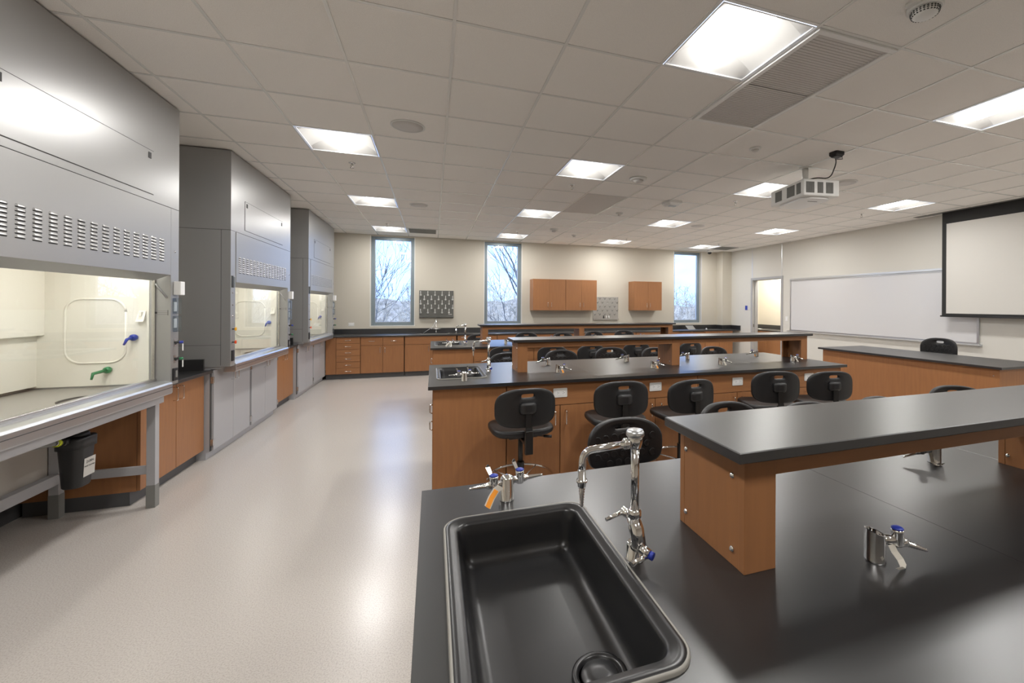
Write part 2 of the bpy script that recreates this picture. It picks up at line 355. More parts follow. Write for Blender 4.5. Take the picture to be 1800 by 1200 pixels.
# detectors
t = thing('smoke_detector', 'big white smoke detector with slotted dome at the top edge of view', 'smoke detector', (2.29, 1.47, ZC))
MB().lathe([(.075, 0), (.075, -.018), (.068, -.024)], n=32).build('base', 'white', t)
MB().lathe([(.058, -.024), (.056, -.045), (.04, -.056), (0, -.058)], n=32).build('dome', 'white', t)
mb = MB()
for k in range(24):
    a = 2 * PI * k / 24
    for z, r in ((-.030, .0575), (-.038, .0565), (-.046, .053)): mb.box(r * math.cos(a) - .0035, r * math.cos(a) + .0035, r * math.sin(a) - .0035, r * math.sin(a) + .0035, z - .002, z + .002)
mb.build('slots', 'seam', t)
MB().box(-.10, -.03, -.03, .03, -.016, 0).build('mounting_ear', 'white', t, bevel=.004)
for (x, y, r, hh, l) in ((2.27, 4.58, .10, .05, 'round white wide detector beside the light above the second bench'), (2.87, 3.33, .055, .03, 'small round white sensor between the grille and the projector'), (2.84, 6.40, .06, .05, 'small round white sensor beyond the square signal box'), (2.84, 8.77, .06, .04, 'far small round sensor nearest the upper wall cabinets'), (2.24, 8.19, .08, .07, 'round white detector with lit dome far down the room left of centre')):
    t = thing('ceiling_sensor', l, 'detector', (x, y, ZC), 'round ceiling sensors')
    MB().lathe([(r, 0), (r, -hh * .35), (r * .85, -hh * .5)], n=28).build('base', 'white', t)
    MB().lathe([(r * .6, -hh * .5), (r * .5, -hh * .9), (r * .2, -hh), (0, -hh)], n=24).build('dome', 'grille', t)
t = thing('signal_box', 'square white sloped signal box on ceiling in the middle of the room', 'alarm device', (3.24, 5.45, ZC))
MB().loft([rr3 for rr3 in ([(x, y, 0) for x, y in rrect(-.11, .11, -.11, .11, .02)], [(x, y, -.035) for x, y in rrect(-.11, .11, -.11, .11, .02)], [(x, y, -.06) for x, y in rrect(-.075, .075, -.075, .075, .015)])], smooth=False).build('case', 'white', t)
MB().box(-.05, .05, -.03, .03, -.068, -.058).build('strobe', 'clear', t, bevel=.004)
t = thing('security_camera', 'small white dome camera on ceiling beside the right window', 'camera', (7.10, 9.98, ZC))
MB().lathe([(.075, 0), (.075, -.03), (.062, -.045)], n=28).build('base', 'white', t)
MB().lathe([(.055, -.045), (.05, -.07), (.03, -.09), (0, -.097)], n=28).build('dome', 'blackp', t)
MB().box(-.07, .07, -.075, -.03, -.03, 0).build('cover', 'white', t, bevel=.006)

# projector
pc = Vector((3.82, 3.70)); ang = math.atan2(3.361 - 3.432, 3.955 - 3.561)
t = thing('projector', 'white vented projector hanging from the ceiling on a short pole', 'projector', (3.56, 3.43, ZC), rz=ang)
Wp, Dp, z0, z1 = .41, .57, 2.628 - ZC, 2.80 - ZC
MB().box(0, Wp, 0, Dp, z0, z1).build('case', 'white', t, bevel=.012)
MB().prism(rrect(.04, Wp - .04, .04, Dp - .04, .1), z0 - .02, z0 + .002).build('bottom_cover', 'whitem', t, bevel=.008)
MB().box(.16, .27, .15, .155, z0 - .023, z0 - .018).build('vent_slit', 'seam', t)
def grid(mb_, a0, a1, zz0, zz1, face):
    n = max(3, int((a1 - a0) / .008))
    for k in range(n):
        a = a0 + (a1 - a0) * k / n
        if face == 'y': mb_.box(a, a + .005, -.004, .004, zz0, zz1)
        else: mb_.box(-.004, .004, a, a + .005, zz0, zz1)
for a0, a1 in ((.03, .125), (.16, .225), (.255, .34)):
    mb = MB(); grid(mb, a0, a1, z0 + .03, z1 - .03, 'y'); mb.build('vent', 'vent', t)
for a0, a1 in ((.04, .11), (.14, .27), (.36, .48)):
    mb = MB(); grid(mb, a0, a1, z0 + .03, z1 - .03, 'x'); mb.build('vent', 'vent', t)
MB().cyl((.18, .22, z1 + .03), (.18, .22, -.002), .03).lathe([(.06, 0), (.06, -.008), (.03, -.012)], (.18, .22, 0)).build('ceiling_pole', 'white', t)
MB().box(.08, .28, .14, .30, z1 + .012, z1 + .022).box(.10, .26, .16, .18, z1, z1 + .03).box(.10, .26, .26, .28, z1, z1 + .03).cyl((.18, .22, z1), (.18, .22, z1 + .04), .045).build('mounting_bracket', 'steel', t)
cb = MB().tube(fillet([(3.70, 3.56, 2.82), (3.80, 3.50, 2.85), (3.84, 3.36, 2.80), (3.78, 3.24, 2.92), (3.70, 3.18, 2.945)], .12, 6), .006, 8).build('projector_cable', 'blackp')
tag(cb, 'black cable looping from the projector up to the black ceiling box', 'cable')
t = thing('ceiling_junction_box', 'black faceted cable box on the ceiling next to the projector', 'cable box', (3.68, 3.15, ZC))
MB().loft([[(x, y, 0) for x, y in rrect(-.055, .055, -.045, .045, .015)], [(x, y, -.03) for x, y in rrect(-.055, .055, -.045, .045, .015)], [(x, y, -.05) for x, y in rrect(-.04, .04, -.03, .03, .015)]], smooth=False).build('box', 'blackp', t)
MB().tube([(.03, -.03, -.04), (.04, -.03, -.07), (.0, .0, -.068)], .004, 6).build('plug_lead', 'blackp', t)

# screen, whiteboard, signs on the right wall
SX = 7.62
t = wthing('projection_screen', 'white pull-down projection screen with wide black border', 'projection screen', (SX, 3.2, 1.35))
MB().box(SX, SX + .004, 1.60, 4.56, 1.395, 2.80).build('viewing_surface', 'screen', t)
MB().box(SX - .001, SX + .005, 4.56, 4.62, 1.355, ZC).box(SX - .001, SX + .005, 1.54, 1.60, 1.355, ZC).box(SX - .001, SX + .005, 1.60, 4.56, 2.80, ZC).box(SX - .001, SX + .005, 1.60, 4.56, 1.36, 1.395).build('black_border', 'blackf', t)
MB().cyl((SX + .002, 1.52, 1.352), (SX + .002, 4.64, 1.352), .012).build('weight_bar', 'blackm', t)
tag(MB().box(SX - .06, SX + .07, 1.4, 5.02, ZC - .005, ZC - .0006).build('screen_slot', 'vent'), 'narrow dark slot in ceiling above the projection screen', 'ceiling slot')
t = wthing('whiteboard', 'wide white marker board with metal tray on the right wall', 'whiteboard', (XR, 6.0, .95))
MB().box(XR - .018, XR, 4.24, 7.83, .96, 2.085).build('board_surface', 'board', t)
MB().box(XR - .024, XR, 4.21, 4.24, .93, 2.12).box(XR - .024, XR, 7.83, 7.86, .93, 2.12).box(XR - .024, XR, 4.24, 7.83, .93, .96).build('frame', 'alum', t, bevel=.003)
MB().box(XR - .035, XR, 4.21, 7.86, 2.085, 2.125).box(XR - .028, XR, 4.21, 7.86, 2.06, 2.075).build('map_rail', 'alum', t, bevel=.003)
MB().prism([(XR, .90), (XR - .07, .915), (XR - .075, .935), (XR - .068, .935), (XR - .06, .925), (XR, .935)], 4.18, 7.9, 'xz').build('marker_tray', 'alum', t)
t = wthing('room_sign', 'small blue and grey sign beside the doorway', 'sign', (XR, 9.3, 1.44))
MB().box(XR - .006, XR, 9.22, 9.39, 1.385, 1.50).build('plate', 'grille', t, bevel=.002)
MB().box(XR - .008, XR - .004, 9.30, 9.39, 1.385, 1.50).build('blue_panel', 'blue', t)
t = wthing('light_switch', 'white light switch plate between doorway and whiteboard', 'light switch', (XR, 7.97, 1.2))
MB().box(XR - .006, XR, 7.935, 8.01, 1.14, 1.255).build('plate', 'white', t, bevel=.002)
MB().box(XR - .011, XR - .005, 7.96, 7.985, 1.17, 1.225).build('rocker', 'whitem', t, bevel=.002)

# ------------------------------------------------------------------ cabinets
def pull(parent, c, axis, L=.11, out=(0, -1, 0), pr=.032, r=.0045, loc=True):
    c = Vector(c); a = {'x': Vector((1, 0, 0)), 'z': Vector((0, 0, 1)), 'y': Vector((0, 1, 0))}[axis]; o = Vector(out)
    pts = fillet([c - a * L / 2, c - a * L / 2 + o * pr, c + a * L / 2 + o * pr, c + a * L / 2], .012, 5)
    return MB().tube(pts, r, 8).build('handle', 'chrome', parent)
def outlet(parent, x, z, yf):
    o = MB().prism(rrect(x - .057, x + .057, z - .036, z + .036, .006), yf - .006, yf, 'xz').build('power_outlet', 'white', parent, bevel=.0015)
    mb = MB()
    for dx in (-.024, .022):
        for a in (-.006, .006): mb.box(x + dx - .004, x + dx + .004, yf - .0075, yf - .005, z + a - .001, z + a + .001)
        mb.cyl((x + dx + .010, yf - .0075, z), (x + dx + .010, yf - .005, z), .0025, n=8)
    mb.build('sockets', 'seam', o)
    MB().prism(rrect(x - .042, x + .042, z - .018, z + .018, .01), yf - .0072, yf - .005, 'xz').build('receptacle', 'whitem', o)
def cabinet(name, label, loc, rz, w, d, z0, z1, fronts, group=None, toe=.06, m='wood', cat='cabinet', toem='base', sink=0):
    """front faces local -y; fronts = [(kind, x0, x1, z0, z1, handle)]"""
    t = thing(name, label, cat, loc, group, rz)
    if sink: MB().box(0, w, .022, d, z0, z1 - sink).box(0, w, .022, .040, z1 - sink, z1).box(0, .018, .04, d, z1 - sink, z1).box(w - .018, w, .04, d, z1 - sink, z1).box(.018, w - .018, d - .018, d, z1 - sink, z1).build('body', m, t)
    else: MB().box(0, w, .022, d, z0, z1).build('body', m, t)
    if toem: MB().box(.0, w, toe, d - .02, 0, z0).build('toe_kick', toem, t)
    MB().box(.001, w - .001, .018, .0225, z0 + .004, z1 - .001).build('gap_shade', 'woodshade' if m == 'wood' else 'seam', t)  # dark sheet behind the fronts, its colour stands in for shade in the gaps
    g = .0026
    for kind, a, b, c, e, hd in fronts:
        mm = 'woodh' if (m == 'wood' and kind in ('drawer', 'apron')) else m
        p = MB().box(a + g, b - g, 0, .019, c + g, e - g).build({'door': 'door', 'drawer': 'drawer_front', 'apron': 'apron_panel', 'panel': 'panel'}[kind], mm, t, bevel=.0015)
        if hd == 'L': pull(p, (a + .045, 0, e - .095), 'z')
        elif hd == 'R': pull(p, (b - .045, 0, e - .095), 'z')
        elif hd == 'C': pull(p, ((a + b) / 2, 0, (c + e) / 2), 'x')
        elif hd == 'O': outlet(p, (a + b) / 2, (c + e) / 2 + .008, 0)
        elif hd == 'S': MB().box(a + .03, b - .03, -.002, .002, e - .02, e - .008).build('finger_slot', 'dark', p)
    return t

# back wall run (front at y = 9.60), counter top .86
YF = 9.61; BT = .83
def bcab(nm, label, x0, x1, fronts, dep=None, sink=0):
    cabinet(nm, label, (x0, YF, 0), 0, x1 - x0, dep or YB - .004 - YF, .10, BT, fronts, 'base cabinets under the window counter', sink=sink)
def dd(x0, x1, w, handles='pair', split=.17):     # drawer over doors
    m_ = w / 2
    return [('drawer', 0, m_, BT - split, BT, 'C'), ('drawer', m_, w, BT - split, BT, 'C'), ('door', 0, m_, .10, BT - split, 'R'), ('door', m_, w, .10, BT - split, 'L')]
bcab('base_cabinet', 'plain maple filler cabinet in the corner beside the last fume hood', -1.98, -1.80, [('panel', 0, .18, .1, BT, None)])
hgt = (BT - .10) / 6
bcab('drawer_cabinet', 'maple cabinet with a stack of six drawers beside the hood corner', -1.80, -1.36, [('drawer', 0, .43, .10 + k * hgt, .10 + (k + 1) * hgt, 'C') for k in range(6)])
bcab('base_cabinet', 'maple cabinet with two drawers over two doors below the left window', -1.36, -.56, dd(0, 0, .80))
bcab('sink_cabinet', 'maple sink cabinet with plain top panel under the grey pegboard', -.545, .48, [('apron', 0, 1.02, BT - .17, BT, None), ('door', 0, .51, .10, BT - .17, 'R'), ('door', .51, 1.02, .10, BT - .17, 'L')], sink=.12)
xx = .50; nb = ['right of the grey pegboard sink', 'below the middle window', 'below the left pair of wall cabinets', 'below the right pair of wall cabinets', 'below the steel pegboard', 'below the single wall cabinet']
for k in range(6):
    w = .84
    bcab('base_cabinet', 'maple base cabinet with drawers over doors %s' % nb[k], xx, xx + w, dd(0, 0, w)); xx += w + .005
bcab('drawer_cabinet', 'narrow maple drawer stack seen under the middle raised shelf near the right window', xx, xx + .34, [('drawer', 0, .34, .10 + k * hgt, .10 + (k + 1) * hgt, None) for k in range(6)]); xx += .345
bcab('base_cabinet', 'maple cabinet with slotted drawer tops below the right window', xx, xx + .80, [('drawer', 0, .40, BT - .36, BT, 'S'), ('drawer', .40, .80, BT - .36, BT, 'S'), ('door', 0, .40, .10, BT - .36, None), ('door', .40, .80, .10, BT - .36, None)]); xx += .805
bcab('base_cabinet', 'maple cabinet with two tall doors at the right end of the window counter', xx, min(xx + .86, XR - .02), [('door', 0, .43, .1, BT, 'R'), ('door', .43, .86, .1, BT, 'L')], .33)
# hood-side gap cabinets (face +x), counter front x = -1.98
def gcab(label, y0, y1, fr):
    cabinet('base_cabinet', label, (-2.05, y0, 0), PI / 2, y1 - y0, .66, .10, BT, fr, 'maple cabinets between the fume hoods')
gcab('maple two-door cabinet between the first and second fume hood', 4.10, 5.045, [('door', 0, .475, .10, BT, 'R'), ('door', .475, .945, .10, BT, 'L')])
gcab('maple two-door cabinet between the second and third fume hood', 6.915, 7.81, [('door', 0, .45, .10, BT, 'R'), ('door', .45, .895, .10, BT, 'L')])
# counters
cn = wthing('window_counter', 'long black epoxy counter with backsplash running below the windows', 'countertop', (2.6, YB, .83))
sk = rrect(-.26, .34, 9.72, 10.08, .04)
MB().slab([(XL, 9.66), (-1.95, 9.66), (-1.95, 9.57), (XR - .001, 9.57), (XR - .001, 9.949), (7.499, 9.949), (7.499, YB - .001), (XL, YB - .001)], [sk], .83, .86).build('slab', 'epoxy', cn)
MB().box(XL + .03, 7.5, YB - .022, YB, .86, .965).box(7.48, 7.5, 9.94, YB - .022, .86, .965).box(7.5, XR, 9.93, 9.95, .86, .965).box(XR - .02, XR, 9.57, 9.93, .86, .965).build('backsplash', 'epoxy', cn, bevel=.002)
def sinkbowl(parent, x0, x1, y0, y1, z, depth, drain, r=.05, caulk=True, name='sink'):
    prof = [(-.004, -.001), (-.002, .006), (.006, .009), (.014, .0085), (.020, .004), (.026, .0045), (.031, -.004), (.037, -.03), (.044, -depth + .028), (.050, -depth + .012), (.060, -depth + .003), (.075, -depth)]
    rings = [[(px, py, z + dz) for px, py in rrect(x0 + o, x1 - o, y0 + o, y1 - o, max(r - o * .5, .012), 8)] for o, dz in prof]
    rings.append([(px, py, z - depth - .002) for px, py in rrect(x0 + .12, x1 - .12, y0 + .12, y1 - .12, .02, 8)])
    s = wthing(name, parent, 'sink', ((x0 + x1) / 2, (y0 + y1) / 2, z - depth)); MB().loft(rings, False, True).build('bowl', 'sink', s)
    if caulk:
        a = rrect(x0 - .001, x1 + .001, y0 - .001, y1 + .001, r + .001, 8)
        rg = [[(px, py, z + dz) for px, py in rrect(x0 - o, x1 + o, y0 - o, y1 + o, r + o, 8)] for o, dz in ((.0045, .0002), (.0042, .0050), (.0028, .0074), (.0003, .0080), (-.0030, .0062))]
        MB().loft(rg, False, False).build('sealant_line', 'caulk', s)
    if drain:
        MB().lathe([(.052, -.002), (.052, .004), (.046, .006), (.040, .003), (.038, -.01)], (drain[0], drain[1], z - depth), n=32).build('drain_ring', 'sink', s)
        MB().lathe([(.036, .000), (.034, .004), (.012, .005), (.002, .005)], (drain[0], drain[1], z - depth), n=32).build('drain_strainer', 'sink', s)
    return s
sinkbowl('black sink let into the window counter under the grey pegboard', -.26, .34, 9.72, 10.08, .86, .10, None)
def gcounter(label, y0, y1, sides):
    t = wthing('hood_side_counter', label, 'countertop', (XL, y0, .83), 'short counters between the fume hoods')
    MB().box(XL, -1.985, y0, y1, .83, .86).build('slab', 'epoxy', t, bevel=.003)
    mb = MB().box(XL, XL + .02, y0, y1, .86, .965)
    mb.box(XL + .02, -2.05, y1 - .02, y1, .86, .965)
    mb.build('backsplash', 'epoxy', t, bevel=.002)
gcounter('black counter with splash between the first and second fume hoods', 4.16, 5.05, 1)
gcounter('black counter with splash between the second and third fume hoods', 6.912, 7.812, 1)
# side room beyond the doorway
cabinet('base_cabinet', 'maple cabinet seen through the open doorway', (8.34, YB - .02, 0), -PI / 2, 3.0, .59, .10, BT, [('door', k * .5, (k + 1) * .5, .10, BT, None) for k in range(6)])
t = wthing('side_room_counter', 'black counter with splash seen through the doorway', 'countertop', (8.95, 10, .83))
MB().box(8.31, 8.949, 7.2, YB - .002, .83, .86).build('slab', 'epoxy', t, bevel=.003)
MB().box(8.93, 8.949, 7.2, YB - .002, .86, .965).build('backsplash', 'epoxy', t)
tag(MB().loft([[(x, y, .862) for x, y in rrect(8.42, 8.52, 9.55, 9.65, .02)], [(x, y, .875) for x, y in rrect(8.43, 8.51, 9.56, 9.64, .02)]]).build('paper_pad', 'white'), 'small white pad lying on the counter beyond the doorway', 'paper')
t = thing('ceiling_light', 'square ceiling light of the small room beyond the doorway', 'ceiling light', (8.45, 9.0, 2.75))
MB().box(-.29, .29, -.6, .6, -.012, -.001).build('frame', 'whitem', t); MB().box(-.27, .27, -.58, .58, -.016, -.010).build('lens', 'lens', t)

la = bpy.data.lights.new('side_room_lamp', 'AREA'); la.shape = 'RECTANGLE'; la.size = .5; la.size_y = 1.1; la.energy = 60; la.color = (1, .93, .82)
lo = bpy.data.objects.new('side_room_lamp', la); COL.objects.link(lo); lo.location = (8.45, 9.0, 2.733)
# wall cabinets
def ucab(label, x0, x1, zb, zt):
    w = x1 - x0; m_ = w / 2
    t = thing('wall_cabinet', label, 'cabinet', (x0, 9.88, 0), 'upper wall cabinets')
    MB().box(0, w, .02, YB - 9.88, zb, zt).build('body', 'wood', t, bevel=.001)
    MB().box(.002, w - .002, .017, .021, zb + .002, zt - .002).build('gap_shade', 'woodshade', t)  # dark sheet that paints shade into the gap between the doors
    for a, b, s in ((0, m_, 'R'), (m_, w, 'L')):
        p = MB().box(a + .0015, b - .0015, 0, .018, zb, zt).build('door', 'wood', t, bevel=.0015)
        pull(p, ((b - .045) if s == 'R' else (a + .045), 0, zb + .13), 'z')
ucab('left one of the two joined maple wall cabinets', 2.20, 2.993, 1.365, 2.10)
ucab('right one of the two joined maple wall cabinets, next to the steel pegboard', 2.997, 3.79, 1.365, 2.10)
ucab('single two-door maple wall cabinet left of the right window', 4.80, 5.585, 1.365, 2.10)
# drying pegboards
t = wthing('drying_pegboard', 'grey pegboard rack with white pegs on the wall right of the left window', 'pegboard', (.08, YB, 1.2))
MB().box(-.287, .44, YB - .02, YB, 1.215, 1.80).build('panel', 'pegg', t, bevel=.002)
MB().prism([(-YB, 1.19), (-(YB - .06), 1.195), (-(YB - .065), 1.225), (-(YB - .02), 1.24), (-YB, 1.24)], -.287, .44, 'yz') if False else None
MB().loft([[(x, y, z) for y, z in ((YB, 1.19), (YB - .06, 1.195), (YB - .065, 1.22), (YB - .02, 1.235), (YB, 1.235))] for x in (-.287, .44)], smooth=False).build('drip_trough', 'pegg', t)
for row in range(5):
    for c in range(5):
        x = -.257 + .150 * c + (.075 if row % 2 else 0); z = 1.70 - .098 * row
        MB().lathe([(.019, 0), (.020, .006), (.016, .012)], (x, YB - .02, z), (0, -1, 0), 14).tube([(x, YB - .03, z), (x, YB - .05, z + .012), (x, YB - .12, z + .080)], [.009, .009, .006], 8).build('peg', 'white', t)
MB().box(.33, .41, YB - .0215, YB - .019, 1.262, 1.275).build('maker_mark', 'grille', t)
t = wthing('drying_pegboard', 'stainless steel pegboard rack between the upper wall cabinets', 'pegboard', (4.1, YB, 1.1))
MB().box(3.81, 4.50, YB - .02, YB, 1.12, 1.70).box(3.81, 4.50, YB - .05, YB - .02, 1.12, 1.14).box(3.81, 4.50, YB - .05, YB - .047, 1.14, 1.16).build('panel', 'steel', t, bevel=.002)
for row in range(5):
    for c in range(5):
        x = 3.86 + .135 * c + (.068 if row % 2 else 0); z = 1.64 - .10 * row
        if x < 4.47: MB().tube([(x, YB - .02, z), (x, YB - .10, z + .05)], [.007, .005], 8).build('peg', 'steel', t)
for k, (x, c) in enumerate(((4.10, 'blackp'), (4.17, 'grille'), (4.24, 'white'))):
    tag(MB().cyl((x, YB - .035, 1.141), (x, YB - .035, 1.21), .012).lathe([(.012, 0), (.008, .012), (.006, .03)], (x, YB - .035, 1.205)).build('squeeze_bottle', c), 'tiny %s bottle standing in the steel pegboard tray' % ('black', 'grey', 'white')[k], 'bottle', 'small bottles in the steel pegboard tray')
# wall outlet, tablet, little things on counter
def wall_outlet(x, z, l, g=None):
    t = wthing('wall_outlet', l, 'outlet', (x, YB, z), g)
    MB().box(x - .055, x + .055, YB - .006, YB, z - .036, z + .036).build('plate', 'white', t, bevel=.002)
    MB().box(x - .04, x + .04, YB - .008, YB - .005, z - .017, z + .017).build('receptacle', 'whitem', t, bevel=.002)
wall_outlet(-1.63, 1.06, 'white power outlet on the wall left of the left window')
t = thing('tablet_stand', 'small slanted grey tablet on the counter under the right window', 'tablet', (6.50, 9.92, .862))
MB().loft([[(-.13, -.06, .0), (.10, -.06, 0), (.10, -.052, .0), (-.13, -.052, 0)], [(-.16, .04, .10), (.07, .04, .10), (.07, .048, .10), (-.16, .048, .10)]], smooth=False).build('screen', 'alum', t)
MB().box(-.04, .04, .0, .05, -.0015, .06).build('foot', 'blackp', t)
tag(MB().lathe([(.022, 0), (.025, .01), (.015, .03), (.002, .035)], (6.92, 9.85, .8605)).build('sink_stopper', 'white'), 'small white stopper on the counter under the right window', 'stopper')

# ------------------------------------------------------------------ lab fittings
def tagpaper(parent, p, col='orange', s=1.0):
    """hanging tag; p = hang point"""
    x, y, z = p
    pts = [(x + dx * s, y + dy * s, z + dz * s) for dx, dy, dz in ((0, 0, 0), (-.014, -.008, -.004), (-.029, -.022, -.018), (-.042, -.040, -.034))]
    def strip(w, off, a=0, b=4):
        q = pts[a:b]; return [[(c[0] - w * .8, c[1] - off * 2, c[2] + w * .6), (c[0] + w * .8, c[1] - off * 2, c[2] - w * .6), (c[0] + w * .8, c[1] + .0005, c[2] - w * .6), (c[0] - w * .8, c[1] + .0005, c[2] + w * .6)] for c in q]
    tp = MB().loft(strip(.010 * s, .0003), smooth=False).build('paper_tag', 'paper', parent)
    if col == 'orange': MB().loft(strip(.0065 * s, .0016, 1, 4), smooth=False).build('orange_strip', 'orange', tp)
    return tp
def valve(t, c, d, lever=True, cap='blue', droop=0.0):
    """gas cock at c with nozzle in direction d (unit xy)"""
    c = Vector(c); d = Vector((d[0], d[1], 0)).normalized(); s = Vector((-d.y, d.x, 0)); nz_ = (d - Vector((0, 0, droop))).normalized()
    b = MB().tube([c - d * .022, c + d * .012], .010, 12).lathe([(.011, -.012), (.013, -.008), (.013, .018), (.0135, .020), (.0135, .024), (.012, .026)], c, n=20).build('valve_body', 'chrome', t)
    MB().lathe([(.0125, .026), (.0125, .0285), (.009, .031), (0, .0315)], c, n=20).build('index_cap', cap, b)
    prof = [(.010, .010), (.011, .014), (.009, .020)]
    for k in range(8): z = .022 + k * .0065; r = .0078 - k * .00052; prof += [(r, z), (r * .72, z + .0055)]
    MB().lathe(prof, c, nz_, 14).build('serrated_nozzle', 'chrome', b)
    if lever:
        p = c + Vector((-.007, .008, .022)); q = p + Vector((-.010, .008, .026)); s = Vector((.85, .5, 0)); d = Vector((-.5, .85, 0))
        MB().loft([[p + s * .005, p - s * .005, p - s * .005 + d * -.004, p + s * .005 + d * -.004], [q + s * .007, q - s * .007, q - s * .007 - d * .002, q + s * .007 - d * .002], [q + Vector((0, 0, .008)) + s * .003, q + Vector((0, 0, .008)) - s * .003, q + Vector((0, 0, .008)) - s * .003 - d * .002, q + Vector((0, 0, .008)) + s * .003 - d * .002]], smooth=False).build('lever', 'chrome', b)
    return b
def gas_double(label, x, y, z, tg='orange', group='twin gas turrets'):
    t = wthing('gas_turret', label, 'gas tap', (x, y, z), group)
    MB().lathe([(.0225, 0), (.021, .003), (.0205, .064), (.018, .070), (.010, .0745), (0, .0755)], (x, y, z), n=28).build('post', 'chrome', t)
    a = valve(t, (x - .040, y - .006, z + .052), (-1, -.12)); valve(t, (x + .040, y + .006, z + .056), (1, .12))
    MB().tube([(x - .04, y - .006, z + .052), (x + .04, y + .006, z + .056)], .0075, 10).build('cross_tube', 'chrome', t)
    if tg: tagpaper(t, (x - .020, y - .014, z + .047), tg, 1.05)
    return t
def turret(label, x, y, z, d=(1, -.35), tg='paper', group='single angled gas turrets', ts=.85):
    t = wthing('gas_turret', label, 'gas tap', (x, y, z), group); n = 28; dv = Vector((d[0], d[1], 0)).normalized()
    def ring(r, zf): return [(x + r * math.cos(2 * PI * k / n), y + r * math.sin(2 * PI * k / n), zf(math.cos(2 * PI * k / n) * dv.x + math.sin(2 * PI * k / n) * dv.y)) for k in range(n)]
    top = lambda c: z + .066 - c * .007
    MB().loft([ring(.0225, lambda c: z), ring(.0212, lambda c: z + .004), ring(.0212, top)], True, False).loft([ring(.0212, top), ring(.0180, top)], False, False, False).loft([ring(.0180, top), ring(.0175, lambda c: z + .04)], False, True).build('post', 'chrome', t)
    c = (x + dv.x * .052, y + dv.y * .052, z + .046)
    MB().tube([(x + dv.x * .014, y + dv.y * .014, z + .048), c], .011, 12).build('outlet_arm', 'chrome', t)
    valve(t, c, d, False, droop=.35)
    if tg:
        px, py, pz = x + dv.x * .028, y + dv.y * .028 - .006, z + .040
        path = [(0, -.004, 0), (.003 * dv.x, -.010, -.014), (.010 * dv.x, -.018, -.028), (.006 * dv.x, -.027, -.036), (-.008 * dv.x, -.034, -.0375), (-.022 * dv.x, -.036, -.030)]
        def st(q, w, o): return [[(px + a - w, py + b - o, pz + c + o), (px + a + w, py + b - o, pz + c + o), (px + a + w, py + b + .0005, pz + c), (px + a - w, py + b + .0005, pz + c)] for a, b, c in q]
        tp = MB().loft(st(path, .010 * ts, .0003), smooth=False).build('paper_tag', 'paper', t)
        if tg == 'orange': MB().loft(st(path[1:4], .0075 * ts, .0016), smooth=False).build('orange_strip', 'orange', tp)
    return t
def faucet(label, x, y, z, s=1.0, group='tall bench faucets'):
    t = wthing('lab_faucet', label, 'faucet', (x, y, z), group)
    P = lambda a, b, c: (x + a, y + b, z + c)
    MB().lathe([(.023, 0), (.022, .004), (.019, .006), (.019, .035), (.016, .04)], (x, y, z), n=24).build('base', 'chrome', t)
    MB().tube([P(0, 0, .03), P(.0, -.022, .045), P(.0, -.012, .075), P(0, 0, .098)], [.016, .017, .016, .012], 14).tube([P(0, .02, .085), P(0, -.03, .035)], [.013, .012], 12).build('mixing_body', 'chrome', t)
    b = MB().tube([P(0, .028, .087), P(-.012, .045, .094)], .010, 12).tube([P(-.01, .04, .092), P(-.058, .034, .083)], [.006, .0045], 10).build('hot_handle', 'chrome', t)
    b2 = MB().tube([P(0, -.032, .040), P(.012, -.05, .034)], .011, 12).tube([P(.012, -.048, .033), P(-.035, -.058, .026)], [.006, .005], 10).build('cold_handle', 'chrome', t)
    MB().cyl(P(.012, -.05, .034), P(.0175, -.0575, .032), .009).build('index_ring', 'blue', b2)
    MB().lathe([(.014, .094), (.0155, .098), (.0155, .112), (.012, .116)], (x, y, z), n=12).build('collar', 'chrome', t)
    MB().cyl(P(0, 0, .11), P(0, 0, .262), .0098).build('riser', 'chrome', t)
    h = MB().lathe([(.0098, .252), (.014, .258), (.017, .270), (.0175, .283), (.016, .284)], (x, y, z), n=24).build('vacuum_breaker', 'chrome', t)
    MB().lathe([(.019, .283), (.0215, .286), (.021, .293), (.018, .298), (.006, .2985)], (x, y, z), n=14).build('breaker_cap', 'alum', h)
    MB().lathe([(.012, .016), (.0125, .018), (.0125, .028), (.010, .030)], P(0, 0, .268), (-1, 0, 0), 10).build('coupling', 'chrome', t)
    sp = MB().tube(fillet([P(-.012, 0, .268), P(-.128, 0, .262), P(-.130, 0, .212)], .034, 8), .0082, 12).build('spout', 'chrome', t)
    prof = [(.0095, 0), (.0095, .020), (.0125, .021), (.0125, .026), (.010, .028), (.009, .036)]
    for k in range(8): zz = .036 + k * .0058; r = .0082 - k * .0005; prof += [(r, zz), (r * .6, zz + .0035)]
    MB().lathe(prof, P(-.130, 0, .220), (0, 0, -1), 14).build('serrated_nozzle', 'chrome', sp)
    return t

# back counter faucet under the grey pegboard
t = wthing('wall_faucet', 'small chrome tap with cross handle and hose below the grey pegboard', 'faucet', (.07, 10.1, .86))
MB().lathe([(.02, 0), (.014, .02), (.012, .06), (.018, .09), (.012, .12), (.01, .33)], (.07, 10.13, .86), n=16).build('riser', 'chrome', t)
MB().tube([(-.01, 10.12, .95), (.15, 10.12, .95)], .009, 8).tube([(-.03, 10.1, .955), (.01, 10.12, .95)], .006, 8).tube([(.17, 10.1, .955), (.13, 10.12, .95)], .006, 8).build('cross_handle', 'chrome', t)
MB().tube([(.07, 10.10, 1.14), (.0, 10.07, 1.0), (-.20, 9.95, .865)], .005, 8).build('drain_hose', 'alum', t)

